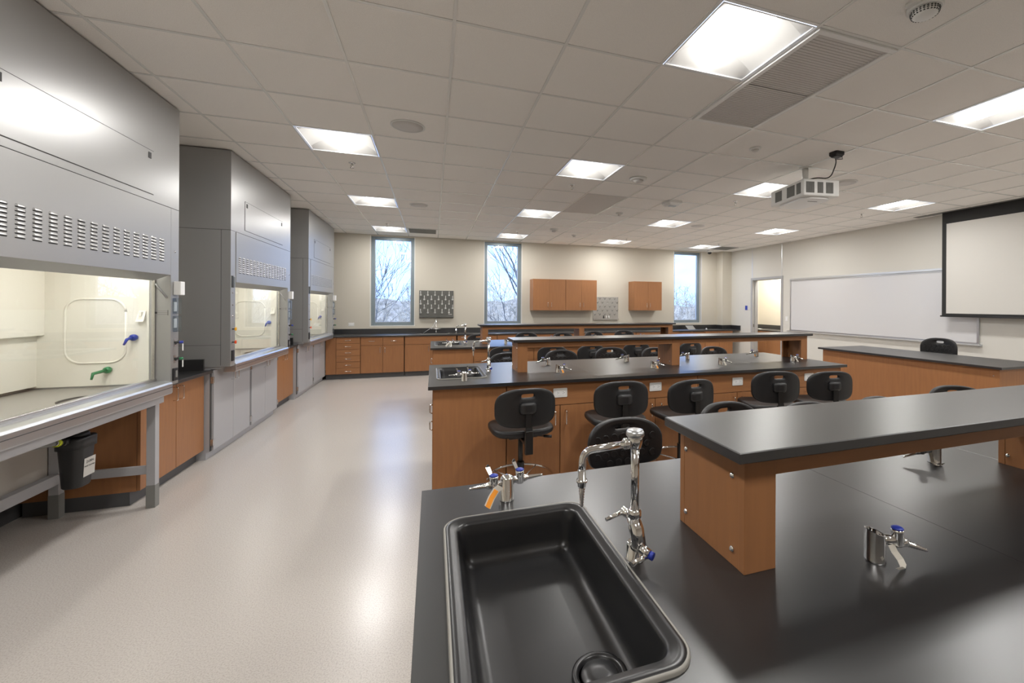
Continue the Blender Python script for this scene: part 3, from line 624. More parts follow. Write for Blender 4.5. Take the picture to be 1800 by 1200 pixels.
# ------------------------------------------------------------------ benches
BX0, BX1 = -.03, 3.935; CT = .914
def bench(nm, yf, yb, mirror, seams, shelf, first, turr):
    """yf..yb worktop span; aisle end at x = -.03"""
    t = wthing('bench_worktop', 'black epoxy worktop of the %s lab bench' % nm, 'worktop', (BX0, (yf + yb) / 2, CT - .025), 'bench worktops')
    sy0, sy1 = (yf + .33, yf + .945) if mirror else (yf + .275, yf + .905)
    hole = rrect(.04, .405, sy0 + .01, sy1 - .01, .045, 8)
    xs_ = [BX0] + seams + [BX1]
    for a, b in zip(xs_, xs_[1:]):
        MB().slab([(a + .0002, yf), (b - .0002, yf), (b - .0002, yb), (a + .0002, yb)], [hole] if a == BX0 else [], CT - .025, CT, .0008).build('slab', 'epoxy', t)
    sinkbowl('black sink with pale sealant rim in the %s bench' % nm, .032, .413, sy0, sy1, CT, .098, (.295, (sy0 + sy1) / 2 - .165), .05)
    return t
B = {'near': (.27, 1.445), 'mid': (3.235, 4.40), 'far': (6.06, 7.225)}
bench('nearest', *B['near'], True, [1.283, 2.055], 0, 0, 0)
bench('middle', *B['mid'], False, [1.283, 3.12], 0, 0, 0)
bench('farthest', *B['far'], False, [1.283, 3.12], 0, 0, 0)
def bench_cabs(nm, yf, yb):
    z1 = CT - .026; d = yb - yf - .09; y = yf + .045
    g = 'maple cabinets of the %s bench' % nm
    t = cabinet('bench_end_cabinet', 'plain maple end cabinet under the sink of the %s bench' % nm, (.0, y, 0), 0, .53, d, .10, z1, [('panel', 0, .53, .10, z1, None)], g, sink=.10)
    for zz in (.74, .62) if nm != 'nearest' else (): 
        MB().tube(fillet([(0, .03, zz + .03), (-.018, .03, zz + .03), (-.018, .03, zz - .03), (0, .03, zz - .03)], .008, 4), .005, 8).build('handle', 'chrome', t)
    nn = ['beside the sink end', 'second from the sink end', 'third from the sink end', 'at the whiteboard end']
    for k in range(4):
        x = .532 + .8435 * k; w = .842
        cabinet('bench_cabinet', 'two-door maple cabinet with outlet, %s of the %s bench' % (nn[k], nm), (x, y, 0), 0, w, d, .10, z1,
                [('apron', 0, w, z1 - .18, z1, 'O'), ('door', 0, w / 2, .10, z1 - .18, 'R'), ('door', w / 2, w, .10, z1 - .18, 'L')], g)
bench_cabs('nearest', *B['near']); bench_cabs('middle', *B['mid']); bench_cabs('farthest', *B['far'])
def raised_shelf(nm, x0, x1, yp0, yp1, ends, zt):
    """portal shelf standing on the worktop"""
    t = wthing('reagent_shelf', 'raised black-topped maple shelf standing on the %s bench' % nm, 'shelf', (x0, (yp0 + yp1) / 2, CT), 'raised bench shelves')
    MB().slab([(x0 - .042, yp0 - .036), (x1 + .042, yp0 - .036), (x1 + .042, yp1 + .012), (x0 - .042, yp1 + .012)], [], zt - .024, zt, .002).build('shelf_top', 'epoxy', t)
    for e in ends:
        a, b = e - .0, e + .085
        if e > x1 - .1: a, b = x1 - .085, x1; px = x1 - .02
        else: px = a
        if e == ends[0]: px = a
        MB().box(px + .001, px + .020, yp0 + .020, yp1 - .020, CT, zt - .024).build('end_panel', 'wood', t, bevel=.0008)
        for y0_, y1_ in ((yp0, yp0 + .020), (yp1 - .020, yp1)):
            MB().box(a, b, y0_, y1_, CT, zt - .024).build('post', 'wood', t, bevel=.001)
        mb = MB()
        fx = px if px == a and e == ends[0] else (px + .001)
        sgn = -1
        for yy in (yp0 + .042, yp1 - .022 - .006):
            for zz in (CT + .036, zt - .024 - .055): mb.lathe([(.0075, 0), (.0072, .002), (.003, .0055), (.001, .0056)], (px + .001, yy, zz), (-1, 0, 0), 10)
        if e == ends[-1] and len(ends) > 1: pass
        mb.build('bolt_heads', 'chrome', t)
    for y0_, y1_ in ((yp0 + .001, yp0 + .019), (yp1 - .019, yp1 - .001)):
        for a, b in zip(ends, ends[1:]):
            bb = (x1 - .085) if b > x1 - .1 else b
            MB().box(a + .085, bb, y0_, y1_, zt - .024 - .048, zt - .024).build('rail', 'woodh', t, bevel=.001)
raised_shelf('nearest', .642, 3.89, .772, 1.030, [.642, 2.018, 3.805], CT + .281)
raised_shelf('middle', .692, 3.90, 3.695, 3.975, [.692, 2.205, 3.815], CT + .283)
raised_shelf('farthest', .692, 3.90, 6.52, 6.80, [.692, 2.205, 3.815], CT + .283)
faucet('tall chrome lab faucet with curved spout beside the nearest sink', .444, .905, CT)
faucet('tall chrome lab faucet beside the middle bench sink', .462, 3.83, CT)
faucet('tall chrome lab faucet beside the farthest bench sink', .458, 6.66, CT)
gas_double('twin gas turret with blue caps and orange tag behind the nearest sink', .213, 1.300, CT)
gas_double('twin gas turret in front of the middle bench sink', .228, 3.40, CT, None)
gas_double('twin gas turret in front of the farthest bench sink', .232, 6.22, CT, 'paper')
fx, bxs = (1.02, 1.93, 2.68, 3.58), (1.06, 1.90, 2.62, 3.54)
place = ['first from the sink end', 'second from the sink end', 'third from the sink end', 'last at the whiteboard end']
for k in range(4):
    turret('angled gas turret in front of the middle bench shelf, ' + place[k], fx[k], 3.58, CT, (1, -.3), ('orange', 'orange', 'paper', 'paper')[k])
    turret('angled gas turret behind the middle bench shelf, ' + place[k], bxs[k], 4.07, CT, (-1, .3), (None, 'paper', None, 'orange')[k])
    turret('angled gas turret in front of the farthest bench shelf, ' + place[k], fx[k], 6.40, CT, (1, -.3), None)
    if k: turret('angled gas turret behind the farthest bench shelf, ' + place[k], bxs[k], 6.90, CT, (-1, .3), None)
turret('angled gas turret with blue cap and curled paper tag on the nearest bench', .970, .725, CT, (1, -.35), 'paper', ts=1.0)
turret('angled gas turret seen under the shelf of the nearest bench', 1.786, 1.105, CT, (-1, .3), 'paper')

# teacher's desk
t = wthing('teacher_desk', 'long maple teacher desk panel front by the whiteboard wall', 'desk', (5.25, 3.7, 0))
MB().box(5.25, 5.27, 2.67, 4.70, 0, .889).build('front_panel', 'wood', t, bevel=.001)
MB().box(5.27, 6.0, 2.67, 2.69, 0, .889).build('end_panel', 'wood', t, bevel=.001)
MB().box(5.27, 6.0, 4.68, 4.70, 0, .889).build('end_panel', 'wood', t, bevel=.001)
MB().box(5.27, 5.9, 3.0, 3.02, 0, .889).box(5.27, 5.9, 4.3, 4.32, 0, .889).build('inner_support', 'wood', t)
MB().lathe([(.006, 0), (.006, .002), (.002, .004)], (5.25, 2.72, .82), (-1, 0, 0), 10).build('bolt_head', 'chrome', t)
tag(MB().slab([(5.20, 2.63), (6.05, 2.63), (6.05, 4.74), (5.20, 4.74)], [], .889, CT).build('desk_top', 'epoxy'), 'black epoxy top of the maple teacher desk', 'worktop')

# ------------------------------------------------------------------ chairs
def make_chair(hs=.66, top=.945):
    """seat faces local -y (sitter looks toward -y); backrest at +y"""
    t = thing('lab_chair', 'x', 'chair')
    n = 44
    def sup(a, b, e1, e2, k, zoff=0):
        th = 2 * PI * k / n; c, s = math.cos(th), math.sin(th); e = e1 if s > 0 else e2
        return math.copysign(abs(c) ** (2 / e), c) * a, math.copysign(abs(s) ** (2 / e), s) * b
    # seat
    rings = []
    for sc, z in ((.55, -.052), (.90, -.048), (.985, -.034), (1.0, -.020), (.985, -.006), (.94, .0), (.80, -.003), (.5, -.010), (.1, -.012)):
        r = []
        for k in range(n):
            x, y = sup(.215, .197, 4.2, 3.2, k); r.append((x * sc, y * sc - .02, hs + z + (x * sc / .215) ** 2 * .006))
        rings.append(r)
    MB().loft(rings).build('seat', 'rubber', t)
    MB().box(-.10, .10, -.11, .09, hs - .075, hs - .05).build('seat_plate', 'blackm', t, bevel=.006)
    # backrest, slightly dished, slot near its top
    bh, bw, zc, yb = .129, .210, top - .129, .175
    def bp(x, z, off): return (x, yb + off - .055 * (x / .212) ** 2 + .012, z + zc)
    outer = [sup(bw, bh, 2.7, 3.6, k) for k in range(n)]
    inner = []
    for k in range(n):
        th = 2 * PI * k / n; c, s = math.cos(th), math.sin(th)
        inner.append((math.copysign(abs(c) ** .45, c) * .044, math.copysign(abs(s) ** .6, s) * .0145 + bh - .047))
    def lerp(t_): return [(i[0] + (o[0] - i[0]) * t_, i[1] + (o[1] - i[1]) * t_) for i, o in zip(inner, outer)]
    seq = [(0, -.012), (.04, -.017), (.35, -.017), (.7, -.017), (.93, -.016), (.985, -.010), (1, 0), (.985, .010), (.93, .015), (.7, .016), (.35, .016), (.04, .016), (0, .012)]
    R = [[bp(x, z, off) for x, z in lerp(tt)] for tt, off in seq]; R.append(R[0])
    MB().loft(R, False, False).build('backrest', 'rubber', t)
    mb = MB()
    for rw in range(4):
        for c in range(-3, 4):
            x = c * .052 + (.026 if rw % 2 else 0); z = .035 - rw * .045
            if abs(x) < .165 and (x / .19) ** 2 + (z / .13) ** 2 < 1:
                p = bp(x, z, -.018); mb.lathe([(.020, .001), (.018, .004), (.014, .0025), (.002, .0035)], p, (0, -1, 0), 14)
    mb.build('grip_dots', 'rubber', t)
    MB().loft([[bp(x, z, .014) for x, z in rrect(-.062, .062, -.040, .045, .024)], [(x * .9, yb + .045, z + zc) for x, z in rrect(-.054, .054, -.032, .038, .022)], [(x * .6, yb + .052, z + zc) for x, z in rrect(-.03, .03, -.02, .024, .012)]]).build('back_bracket', 'blackp', t)
    zb = zc - .02
    MB().loft([[(x, yb + a, z) for x, a in ((-w, .0 + o), (w, .0 + o), (w, .012 + o), (-w, .012 + o))] for w, o, z in ((.020, .034, zb), (.021, .040, zb - .10), (.022, .046, hs + .01), (.022, .046, hs - .10))], smooth=False).build('back_upright', 'blackm', t)
    MB().box(-.026, .026, yb + .028, yb + .062, hs - .14, hs + .015).build('height_sleeve', 'blackm', t, bevel=.004)
    MB().box(-.024, .024, .08, yb + .03, hs - .085, hs - .065).build('back_arm', 'blackm', t, bevel=.003)
    MB().tube([(-.04, .02, hs - .075), (-.15, .06, hs - .082)], .004, 8).tube([(-.15, .06, hs - .082), (-.205, .075, hs - .085)], .009, 8, .011).build('height_lever', 'blackp', t)
    MB().cyl((0, 0, hs - .055), (0, 0, .36), .017).cyl((0, 0, .40), (0, 0, .10), .026).build('column', 'blackm', t)
    mb = MB(); ring = [(.225 * math.cos(2 * PI * k / 36), .225 * math.sin(2 * PI * k / 36), .30) for k in range(37)]
    mb.tube(ring, .009, 8)
    for k in range(4):
        a = PI / 4 + k * PI / 2; mb.tube([(.02 * math.cos(a), .02 * math.sin(a), .27), (.22 * math.cos(a), .22 * math.sin(a), .30)], .006, 8)
    mb.build('foot_ring', 'chrome', t)
    for k in range(5):
        a = 2 * PI * k / 5 + .3; c, s = math.cos(a), math.sin(a)
        MB().tube([(.02 * c, .02 * s, .10), (.12 * c, .12 * s, .085), (.245 * c, .245 * s, .055)], [.026, .02, .014], 10).build('leg', 'blackp', t)
        MB().cyl((.245 * c, .245 * s, .05), (.245 * c, .245 * s, .0), .02, .023).build('glide', 'blackp', t)
    return t
C0 = make_chair(); used = [False]
def chair(cx, cyb, rz, label, group, dz=0):
    """backrest centre at (cx, cyb)"""
    off = Vector((0, .19, 0)); off.rotate(Matrix.Rotation(rz, 3, 'Z')) if False else None
    ox, oy = -math.sin(rz) * .18, math.cos(rz) * .18
    loc = (cx - ox, cyb - oy, 0)
    if not used[0]:
        used[0] = True; o = C0; o.location = loc; o.rotation_euler = (0, 0, rz); o['label'] = label; o['group'] = group
    else: o = dup(C0, loc, rz, label, group)
    o.scale = (1, 1, 1 + dz / .945)
    return o
G = ['first from the sink end', 'second from the sink end', 'third from the sink end', 'fourth from the sink end', 'last at the whiteboard end']
for k, (x, z, r) in enumerate(((.602, -.002, 3), (1.307, .011, -4), (1.905, -.007, 3), (2.711, .019, -14), (3.31, -.008, -14))):
    chair(x * .99, 2.83, PI + math.radians(r), 'black lab chair, back to camera, at middle bench, ' + G[k], 'chairs on the near side of the middle bench', z)
for k, (x, z, r) in enumerate(((.93, -.030, 2), (1.557, .010, 5), (2.153, -.030, -4), (2.727, -.035, 4), (3.50, -.005, -20))):
    chair(x, 2.05, math.radians(r), 'black lab chair facing camera behind nearest bench, ' + G[k], 'chairs behind the nearest bench', z)
for k, (x, z, r) in enumerate(((.80, .0, 4), (1.445, .015, 3), (2.09, .03, -3), (2.70, .01, 5), (3.59, .0, 0))):
    chair(x, 4.98, math.radians(r), 'black lab chair facing camera behind middle bench, ' + G[k], 'chairs behind the middle bench', z)
for k, (x, z, r) in enumerate(((.908, .01, 4), (1.545, -.005, -5), (2.111, .0, 6), (2.814, .01, -4), (3.73, .0, 5))):
    chair(x * .995, 5.64, PI + math.radians(r), 'black lab chair, back to camera, at farthest bench, ' + G[k], 'chairs on the near side of the farthest bench', z)
for k, (x, z, r) in enumerate(((.761, .03, 4), (1.615, .05, -8), (2.297, .03, 5), (2.912, .05, 10), (3.559, .06, -4))):
    chair(x, 7.8, math.radians(r), 'black lab chair behind farthest bench, ' + G[k], 'chairs behind the farthest bench', z)
chair(6.45, 3.93, -PI / 2 + .15, 'black lab chair standing alone behind the teacher desk', 'chair at the teacher desk', .135)

# ------------------------------------------------------------------ fume hoods
HW, HD = 1.84, .87
def hood(nm, Y0):
    t = thing('fume_hood', 'grey steel fume hood with glass sash, %s' % nm, 'fume hood', (XL, Y0, 0), 'fume hoods')
    zt = ZC - .012; zj = 2.205; zl = 1.705; zw = .905
    P = .105           # corner post width
    # upper enclosure and its access panel
    MB().box(0, HD, 0, HW, zj + .0015, zt).build('upper_enclosure', 'hood', t, bevel=.001)
    MB().box(HD - .0, HD + .002, -.0005, HW + .0005, zj - .001, zj + .0015).box(.0, HD, -.0008, .0005, zj - .001, zj + .0015).build('panel_joint', 'seam', t)
    a0, a1, b0, b1 = .325, 1.512, 2.253, 2.55
    MB().box(HD, HD + .0012, a0 - .004, a1 + .004, b0 - .004, b1 + .004).build('panel_gap', 'seam', t)
    ap = MB().box(HD + .0008, HD + .0035, a0, a1, b0, b1).build('access_panel', 'hood', t, bevel=.001)
    for y in (a0 + .045, a1 - .045):
        MB().box(HD + .003, HD + .0055, y - .016, y + .016, b1 - .058, b1 - .016).build('latch', 'seam', ap, bevel=.001)
    # front louvre panel
    fp = MB().box(HD - .02, HD + .004, P + .01, HW - P - .01, zl, zj - .003).build('front_panel', 'hood', t, bevel=.0015)
    for c in range(16):
        mb = MB()
        for r in range(8):
            y = .20 + c * .094; z = 1.803 + r * .0208; w = .030
            x0 = HD + .0035
            mb.loft([[(x0, y - w, z), (x0, y - w, z + .003), (x0, y - w, z + .006)],
                     [(x0 + .0055, y - w * .82, z), (x0 + .004, y - w * .82, z + .007), (x0, y - w * .82, z + .0125)],
                     [(x0 + .0065, y - w * .55, z), (x0 + .005, y - w * .55, z + .008), (x0, y - w * .55, z + .0135)],
                     [(x0 + .0065, y + w * .55, z), (x0 + .005, y + w * .55, z + .008), (x0, y + w * .55, z + .0135)],
                     [(x0 + .0055, y + w * .82, z), (x0 + .004, y + w * .82, z + .007), (x0, y + w * .82, z + .0125)],
                     [(x0, y + w, z), (x0, y + w, z + .003), (x0, y + w, z + .006)]], False, False, True, False)
            mb.poly(((x0 + .0003, y - w * .85, z - .0028), (x0 + .0003, y + w * .85, z - .0028), (x0 + .0003, y + w * .85, z + .001), (x0 + .0003, y - w * .85, z + .001)))
        mb.build('louvre_column', 'hood', fp, recalc=False)
    mb = MB()
    for c in range(16):
        for r in range(8):
            y = .20 + c * .094; z = 1.803 + r * .0208; mb.box(HD + .0032, HD + .0048, y - .027, y + .027, z - .0052, z + .0006)
    mb.build('louvre_slots', 'seam', fp)
    MB().loft([[(HD + .004, y, zl + .0005), (HD - .08, y + (0.04 if y < 1 else -.04), zl - .045), (HD - .08, y + (.04 if y < 1 else -.04), zl - .03), (HD - .01, y, zl + .012)] for y in (P + .012, HW - P - .012)], smooth=False).build('lower_lip', 'hood', t)
    # side walls with corner posts
    for k, (ya, yb) in enumerate(((0, P), (HW - P, HW))):
        MB().box(0, HD, ya, yb, .885, zj - .001).build('side_wall', 'hood', t, bevel=.0015)
        yi = yb if k == 0 else ya; s = 1 if k == 0 else -1
        MB().box(.0, HD - .125, min(yi, yi + s * .004), max(yi, yi + s * .004), zw, zl + .2).build('side_liner', 'liner', t)
        o = [(yi + s * .004, yi + s * .005)]
        y5 = sorted((yi + s * .004, yi + s * .0055))
        # raised round-cornered window outline on the liner
        cxx, czz, hw_, hh_ = .448, 1.295, .165, .228
        mb = MB(); pts = [(p[0], yi + s * .006, p[1]) for p in rrect(cxx - hw_, cxx + hw_, czz - hh_, czz + hh_, .09, 6)]; pts.append(pts[0])
        mb.tube(pts, .007, 8).build('liner_window_bead', 'liner', t)
        MB().tube([(HD - .12, yi + s * .004, zl - .02), (HD - .02, yi + s * .004, zl - .17)], .007, 6).build('airfoil_edge', 'hood', t)
    y_ = -.0008
    MB().box(0, HD - .075, y_, .001, 1.093, 1.0955).box(HD - .078, HD - .075, y_, .001, .90, zj).build('side_joint', 'seam', t)
    # inside: baffles, roof, lamp, worktop
    MB().box(.10, .135, P, HW - P, zw + .01, 1.28).box(.10, .175, P, HW - P, 1.268, zl + .02).box(.0, .02, P, HW - P, zw, zl + .3).build('baffle', 'liner', t, bevel=.002)
    MB().loft([[(.17, y, zl + .03), (.30, y, zl + .16), (HD - .10, y, zl + .16), (HD - .10, y, zl + .18), (.10, y, zl + .18), (.10, y, zl + .03)] for y in (P, HW - P)], smooth=False).build('liner_roof', 'liner', t)
    MB().box(.66, .755, P + .06, HW - P - .06, zl + .140, zl + .158).build('hood_lamp', 'hlamp', t)
    wt = MB().box(0, HD - .09, P, HW - P, zw - .03, zw - .012).box(.0, .10, P, HW - P, zw - .012, zw).box(HD - .12, HD - .09, P, HW - P, zw - .012, zw).build('work_surface', 'epoxyg', t, bevel=.002)
    # oval cup sink
    n = 28; el = lambda a, b, z: [(.62 + a * math.cos(2 * PI * k / n), HW - .60 + b * math.sin(2 * PI * k / n), z) for k in range(n)]
    MB().loft([el(.055, .11, zw - .0115), el(.055, .11, zw - .006), el(.045, .10, zw - .006), el(.042, .095, zw - .0118)], False, True).build('cup_sink', 'blackp', wt)
    # sash
    xs = HD - .10
    MB().box(xs, xs + .006, P + .004, HW - P - .004, zw + .03, zl + .10).build('sash_glass', 'sash', t)
    MB().box(xs - .006, xs + .012, P + .002, P + .014, zw + .02, zl + .10).box(xs - .006, xs + .012, HW - P - .014, HW - P - .002, zw + .02, zl + .10).build('sash_side_frame', 'steel', t)
    MB().box(xs - .008, xs + .022, P + .003, HW - P - .003, zw + .008, zw + .034).build('sash_rail', 'steel', t, bevel=.004)
    # sill airfoil
    prof = [(HD - .09, zw + .012), (HD - .03, zw + .014), (HD + .006, zw + .004), (HD + .012, zw - .010), (HD + .012, zw - .075), (HD + .004, zw - .085), (HD - .09, zw - .085)]
    MB().loft([[(x, y, z) for x, z in prof] for y in (.098, HW - .098)], smooth=False).build('sill', 'alum', t, bevel=.003)
    MB().box(HD + .011, HD + .0135, .10, HW - .10, zw - .038, zw - .034).build('sill_groove', 'seam', t)
    # fittings on the posts
    def star(y, z, col):
        k_ = MB().cyl((HD, y, z), (HD + .022, y, z), .006).build('valve_stem', 'seam', t)
        pts = [(y + (.019 if q % 2 == 0 else .010) * math.cos(PI * q / 5), z + (.019 if q % 2 == 0 else .010) * math.sin(PI * q / 5)) for q in range(10)]
        MB().prism(pts, HD + .02, HD + .034, 'yz').build('valve_knob', col, k_, bevel=.003)
    star(.042, 1.246, 'yellow'); star(.042, 1.118, 'red')
    yr = HW - .052
    for z, col in ((1.20, 'blue'), (1.076, 'green')):
        p_ = MB().box(HD, HD + .002, yr - .018, yr + .018, z - .028, z + .028).build('valve_plate', 'alum', t)
        MB().tube([(HD, yr, z), (HD + .03, yr, z)], .008, 10).tube([(HD + .012, yr - .015, z - .012), (HD + .02, yr + .015, z + .012)], .005, 8).build('valve_body', 'blackp', p_)
        MB().tube([(HD + .03, yr, z), (HD + .05, yr + .006, z)], .010, 10).build('valve_knob', col, p_)
        if Y0 < 4: MB().box(HD + .046, HD + .0475, yr + .001, yr + .016, z - .065, z - .012).build('hang_tag', 'white', p_)
    s_ = MB().box(HD, HD + .010, yr - .030, yr + .030, .90 + .01, 1.005).build('airflow_monitor', 'blackp', t, bevel=.003)
    MB().box(HD + .0095, HD + .0115, yr - .008, yr + .018, .935, .985).build('monitor_display', 'vent', s_)
    MB().box(HD, HD + .010, .018, .070, .935, 1.04).build('switch_box', 'blackp', t, bevel=.003)
    MB().box(HD, HD + .012, .022, .066, 1.655, 1.76).build('duplex_outlet_cover', 'clear', t, bevel=.003); MB().box(HD, HD + .004, .018, .070, 1.65, 1.765).build('outlet_frame', 'seam', t)
    w = MB().box(HD, HD + .045, yr - .020, yr + .040, 1.558, 1.660).build('white_box', 'whitem', t, bevel=.004)
    MB().box(HD, HD + .030, yr - .030, yr + .030, 1.415, 1.535).build('outlet_cover', 'clear', t, bevel=.004)
    MB().box(HD, HD + .030, yr - .030, yr + .030, 1.28, 1.40).build('outlet_cover', 'clear', t, bevel=.004)
    mb = MB()
    for z in (1.47, 1.345): mb.box(HD, HD + .006, yr - .018, yr + .018, z - .035, z + .035)
    mb.build('post_outlets', 'white', t)
    mb = MB()
    for y, z in ((yr, 1.885), (.045, 1.60), (.045, 1.48), (.045, 1.37)): mb.lathe([(.008, 0), (.008, .003), (.003, .005)], (HD, y, z), (1, 0, 0), 12)
    mb.build('screws', 'steel', t)
    st = MB()
    for a_, b_, c_, d_ in ((.775, .855, 1.424, 1.4255), (.79, .855, 1.436, 1.4372), (.79, .855, 1.412, 1.4132), (.852, .855, 1.405, 1.444), (.775, .79, 1.418, 1.431)): st.box(a_, b_, HW - P - .0008, HW - P, c_, d_)
    st.build('sash_height_mark', 'seam', t)
    # nozzles inside
    def nozzle(x, z, col):
        y = HW - P - .004
        b = MB().lathe([(.020, 0), (.024, .012), (.022, .028), (.012, .036)], (x, y, z), (0, -1, 0), 18).tube(fillet([(x, y - .02, z), (x, y - .02 - .055, z - .004), (x + .004, y - .082, z - .045)], .02, 5), [.012] * 3 + [.011] * 3 + [.010] * 3, 12).build('nozzle', col, t)
        return b
    def tube_(pts, r0, r1): return MB().tube(pts, r0, 12, r1)
    y = HW - P - .004
    MB().lathe([(.020, 0), (.024, .012), (.022, .028), (.012, .036)], (.665, y, 1.245), (0, -1, 0), 18).tube([(.665, y - .025, 1.245), (.650, y - .06, 1.235), (.640, y - .075, 1.195)], [.012, .010, .006], 12).build('water_nozzle', 'blue', t)
    if Y0 < 4: MB().lathe([(.020, 0), (.024, .012), (.022, .028), (.012, .036)], (.52, y, 1.015), (0, -1, 0), 18).tube([(.52, y - .025, 1.015), (.50, y - .12, 1.005), (.497, y - .13, .965)], [.012, .010, .006], 12).build('gas_nozzle', 'green', t)
    MB().box(.70, .715, y - .03, y, 1.40, 1.43).loft([[(.69, y, 1.38), (.73, y, 1.38), (.73, y - .004, 1.44), (.69, y - .004, 1.44)], [(.685, y - .04, 1.36), (.73, y - .04, 1.36), (.73, y - .03, 1.375), (.685, y - .03, 1.375)]], smooth=False).build('cable_port', 'liner', t)
    return t
Y1, Y2, Y3 = 2.312, 5.055, 7.815
hood('nearest to the camera, standing on metal legs', Y1); hood('middle one of the three', Y2); hood('farthest one, next to the window wall', Y3)
def hoodbase(nm, Y0):
    wt = wthing('hood_counter_slab', 'black slab under the %s fume hood' % nm, 'worktop', (XL, Y0, .86), 'slabs under the hoods')
    MB().box(XL, -2.06, Y0 + .002, Y0 + HW - .002, .862, .885).build('slab', 'epoxy', wt)
    MB().box(-2.06, -1.93, Y0 + .02, Y0 + HW - .02, .862, .884).build('front_rail', 'hoodw', wt)
    for k, p in enumerate(('left', 'right')):
        w = .918; x0 = Y0 + .002 + k * .92
        t = cabinet('hood_base_cabinet', 'grey steel two-door base cabinet, %s one under the %s fume hood' % (p, nm), (-1.99, x0, 0), PI / 2, w, .73, .075, .861,
                    [('door', .025, w * .5, .08, .853, 'R'), ('door', w * .5, w - .02, .08, .853, 'L')], 'steel cabinets under the fume hoods', toe=.05, m='hoodw', toem='hoodw')
        for xx_ in (.012, w - .012):
            for z in (.16, .76): MB().box(xx_ - .010, xx_ + .012, -.006, .018, z - .032, z + .032).build('hinge', 'steel', t, bevel=.002)
hoodbase('middle', Y2); hoodbase('farthest', Y3)
# open metal stand under the nearest hood
t = wthing('hood_stand', 'open grey metal leg frame under the nearest fume hood', 'stand', (-2.3, Y1 + HW / 2, 0))
def leg(xa, xb, y):
    l = MB().box(xa, xb, y, y + .05, .16, .815).build('leg', 'hoodw', t, bevel=.002)
    MB().box(xa - .0015, xb + .0015, y - .0015, y + .0515, 0, .165).build('leg_sleeve', 'vent', l, bevel=.002)
for y in (Y1 + .05, Y1 + HW - .145):
    leg(-1.970, -1.918, y); leg(-2.50, -2.445, y)
    MB().box(-2.445, -1.970, y + .012, y + .038, .245, .305).build('side_stretcher', 'hoodw', t, bevel=.002)
MB().box(-2.49, -2.44, Y1 + .10, Y1 + HW - .145, .24, .31).build('rear_stretcher', 'hoodw', t, bevel=.002)
MB().box(-2.50, -2.44, Y1 + .05, Y1 + HW - .1, .76, .815).box(-1.94, -1.89, Y1 + .05, Y1 + HW - .1, .76, .815).build('top_rail', 'hoodw', t)
MB().box(-2.52, -2.505, Y1 + .1, Y1 + 1.05, .30, .815).box(-2.52, -2.505, Y1 + 1.05, Y1 + HW - .12, .30, .70).build('modesty_panel', 'panelb', t)
# dilution trap
bx, by = -2.115, 3.60
t = wthing('dilution_trap', 'black bucket-shaped drain trap with white label hanging under the nearest hood', 'drain trap', (bx, by, .27))
def rr_(w, d, z, r=.04): return [(bx + p[0], by + p[1], z) for p in rrect(-w, w, -d, d, r, 6)]
MB().loft([rr_(.046, .060, .345), rr_(.050, .065, .353), rr_(.062, .078, .61), rr_(.063, .079, .615)]).build('bucket', 'blackp', t)
MB().loft([rr_(.068, .086, .590), rr_(.069, .088, .648), rr_(.066, .084, .656)]).loft([rr_(.055, .055, .655), rr_(.052, .052, .680)]).cyl((bx, by - .07, .640), (bx, by - .115, .650), .022).build('lid', 'blackp', t)
MB().lathe([(.026, .680), (.026, .694), (.019, .70), (.019, .76), (.024, .762), (.024, .82)], (bx, by, 0), n=20).build('drain_coupling', 'steel', t)
MB().cyl((bx, by - .11, .650), (bx, by - .165, .662), .017).build('outlet_pipe', 'steel', t)
MB().cyl((bx, by - .14, .656), (bx, by - .160, .661), .022).build('yellow_collar', 'lime', t)
MB().tube([(bx, by - .16, .661), (bx - .12, by - .27, .66), (bx - .38, by - .33, .66)], .015, 10).build('waste_pipe', 'vent', t)
def lab_x(z, o=.0012): return bx + .050 + (z - .353) / .257 * .012 + o
lb = MB().loft([[(lab_x(zz) + o, y, zz) for y, zz in ((by - .035, .405), (by + .060, .405), (by + .060, .520), (by - .035, .520))] for o in (0, .0008)], smooth=False).build('label_sticker', 'label', t)
for bod, sz, z in (('ZURN', .023, .494), ('PHIX Cartridge', .0135, .468)):
    text('label_text', bod, sz, 'ink', lb, (lab_x(z) + .0016, by + .012, z), (PI / 2 - .047, 0, PI / 2))

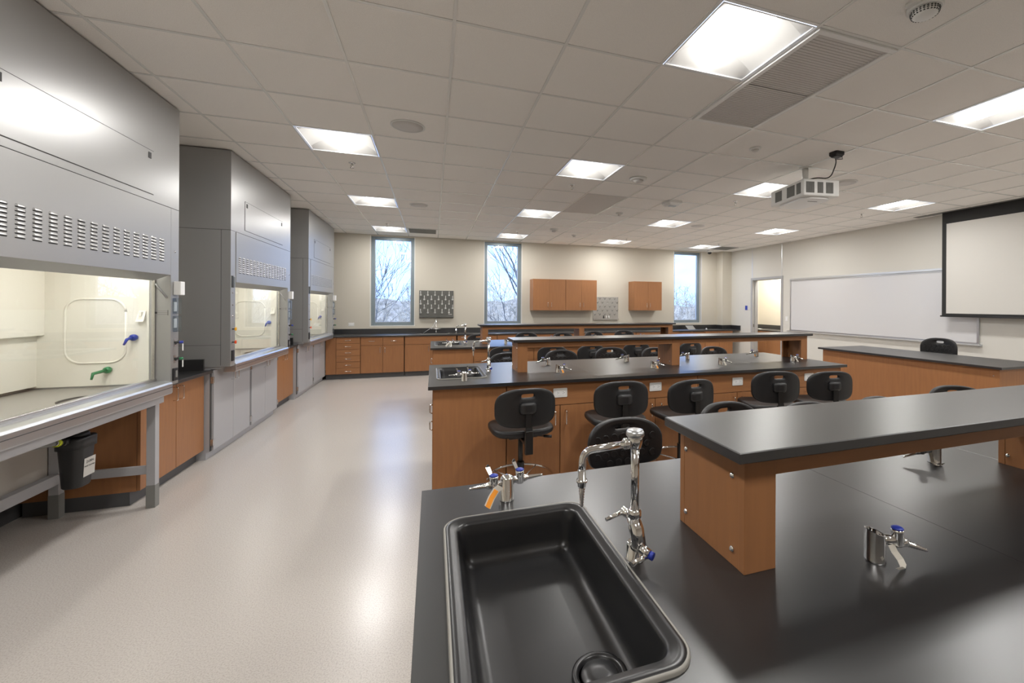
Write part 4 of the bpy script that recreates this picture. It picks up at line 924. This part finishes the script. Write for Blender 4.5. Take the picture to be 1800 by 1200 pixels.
# ------------------------------------------------------------------ outdoors
tag(MB().loft([[(-120, YB + .6, -7), (140, YB + .6, -7)], [(-120, 40, -6.5), (140, 40, -6.5)], [(-120, 90, -4), (140, 90, -4)]], False, False, True, False).build('ground_outside', 'grass'), kind='structure')
mb = MB(); N = 90
rg = []
for r in range(4):
    row = []
    for k in range(N + 1):
        x = -110 + 240 * k / N
        z = -5 + (0, 3.2, 5.9, 6.9)[r] + .8 * math.sin(k * .55) * (r > 0) + rnd.uniform(-.35, .35) * (r > 0); row.append((x, 78 + r * 7 + rnd.uniform(-1, 1), z))
    rg.append(row)
mb.loft(rg, False, False, True, False)
tag(mb.build('wooded_hill', 'hill'), kind='structure')
def branch(mb, p, d, L, r, lev, R, split=2, minr=.006, up=.12):
    pts = [p]; n = 4; q = p.copy(); dd_ = d.copy()
    for k in range(n):
        dd_ = (dd_ + Vector((R.uniform(-1, 1), R.uniform(-1, 1), R.uniform(-.6, 1) * .6)) * .13 + Vector((0, 0, up * .25))).normalized(); q = q + dd_ * L / n; pts.append(q.copy())
    r1 = max(minr * .6, r * .62)
    mb.tube(pts, r, 6 if lev > 3 else (5 if lev > 1 else 3), r1, cap=False)
    if lev <= 0: return
    for k in range(split + (R.random() < .45)):
        i = 4 if k == 0 else R.choice((2, 3, 3, 4))
        a = Vector((R.uniform(-1, 1), R.uniform(-1, 1), R.uniform(-.25, .6))).normalized()
        nd = (dd_ + a * (R.uniform(.35, .55) if k == 0 else R.uniform(.6, .95))).normalized()
        branch(mb, pts[i], nd, L * R.uniform(.66, .86), max(minr, r1 * (.92 if k == 0 else .66)), lev - 1, R, split, minr, up)
def tree(label, x, y, z, d, L, r, lev, seed, m='bark', split=2, g='bare trees beyond the windows', minr=.01):
    R = random.Random(seed); mb = MB(); branch(mb, Vector((x, y, z)), Vector(d).normalized(), L, r, lev, R, split, minr)
    o = mb.build('bare_tree', m, recalc=False); return tag(o, label, 'tree', g)
tree('bare spreading tree filling the left window', -1.6, 22, -4.6, (-.04, 0, 1), 2.7, .11, 7, 3, minr=.007)
tree('leaning dark bare tree crossing the middle window', 4.9, 17.5, -3.2, (-.33, .05, 1), 2.5, .14, 5, 11, minr=.010)
tree('dark bare tree top at the upper right of the middle window', 4.3, 19.5, -1.0, (-.10, 0, 1), 2.5, .10, 5, 23, minr=.010)
tree('tall bare tree behind the left window tree', -4.4, 30, -5, (.12, 0, 1), 3.1, .14, 6, 31, minr=.016)
# pale thicket: countless twiggy saplings
mb = MB(); R = random.Random(5)
for k in range(640):
    y = R.uniform(24, 56); x = R.uniform(-.42, 1.05) * y; z = -6.3 + (y - 24) * .06; hgt_ = R.uniform(5.2, 8.2) * (1 + (y - 24) * .006)
    p = Vector((x, y, z)); d = Vector((R.uniform(-.25, .25), R.uniform(-.2, .2), 1)).normalized()
    top_ = p + d * hgt_; mb.tube([p, p.lerp(top_, .5) + Vector((R.uniform(-.2, .2), 0, 0)), top_], .045, 3, .016, cap=False)
    for q in range(15):
        s = p.lerp(top_, R.uniform(.25, 1)); e = s + Vector((R.uniform(-1, 1), R.uniform(-.5, .5), R.uniform(.2, 1.1))) * R.uniform(.5, 1.1)
        mb.tube([s, e], .022, 3, .012, cap=False)
        for w in range(3):
            s2 = s.lerp(e, R.uniform(.2, .9)); e2 = s2 + Vector((R.uniform(-1, 1), R.uniform(-.5, .5), R.uniform(0, 1))) * .45
            mb.tube([s2, e2], .014, 3, .009, cap=False)
tag(mb.build('thicket', 'scrub', recalc=False), 'pale tangle of bare saplings outside along the bottom of the windows', 'thicket', kind='stuff')
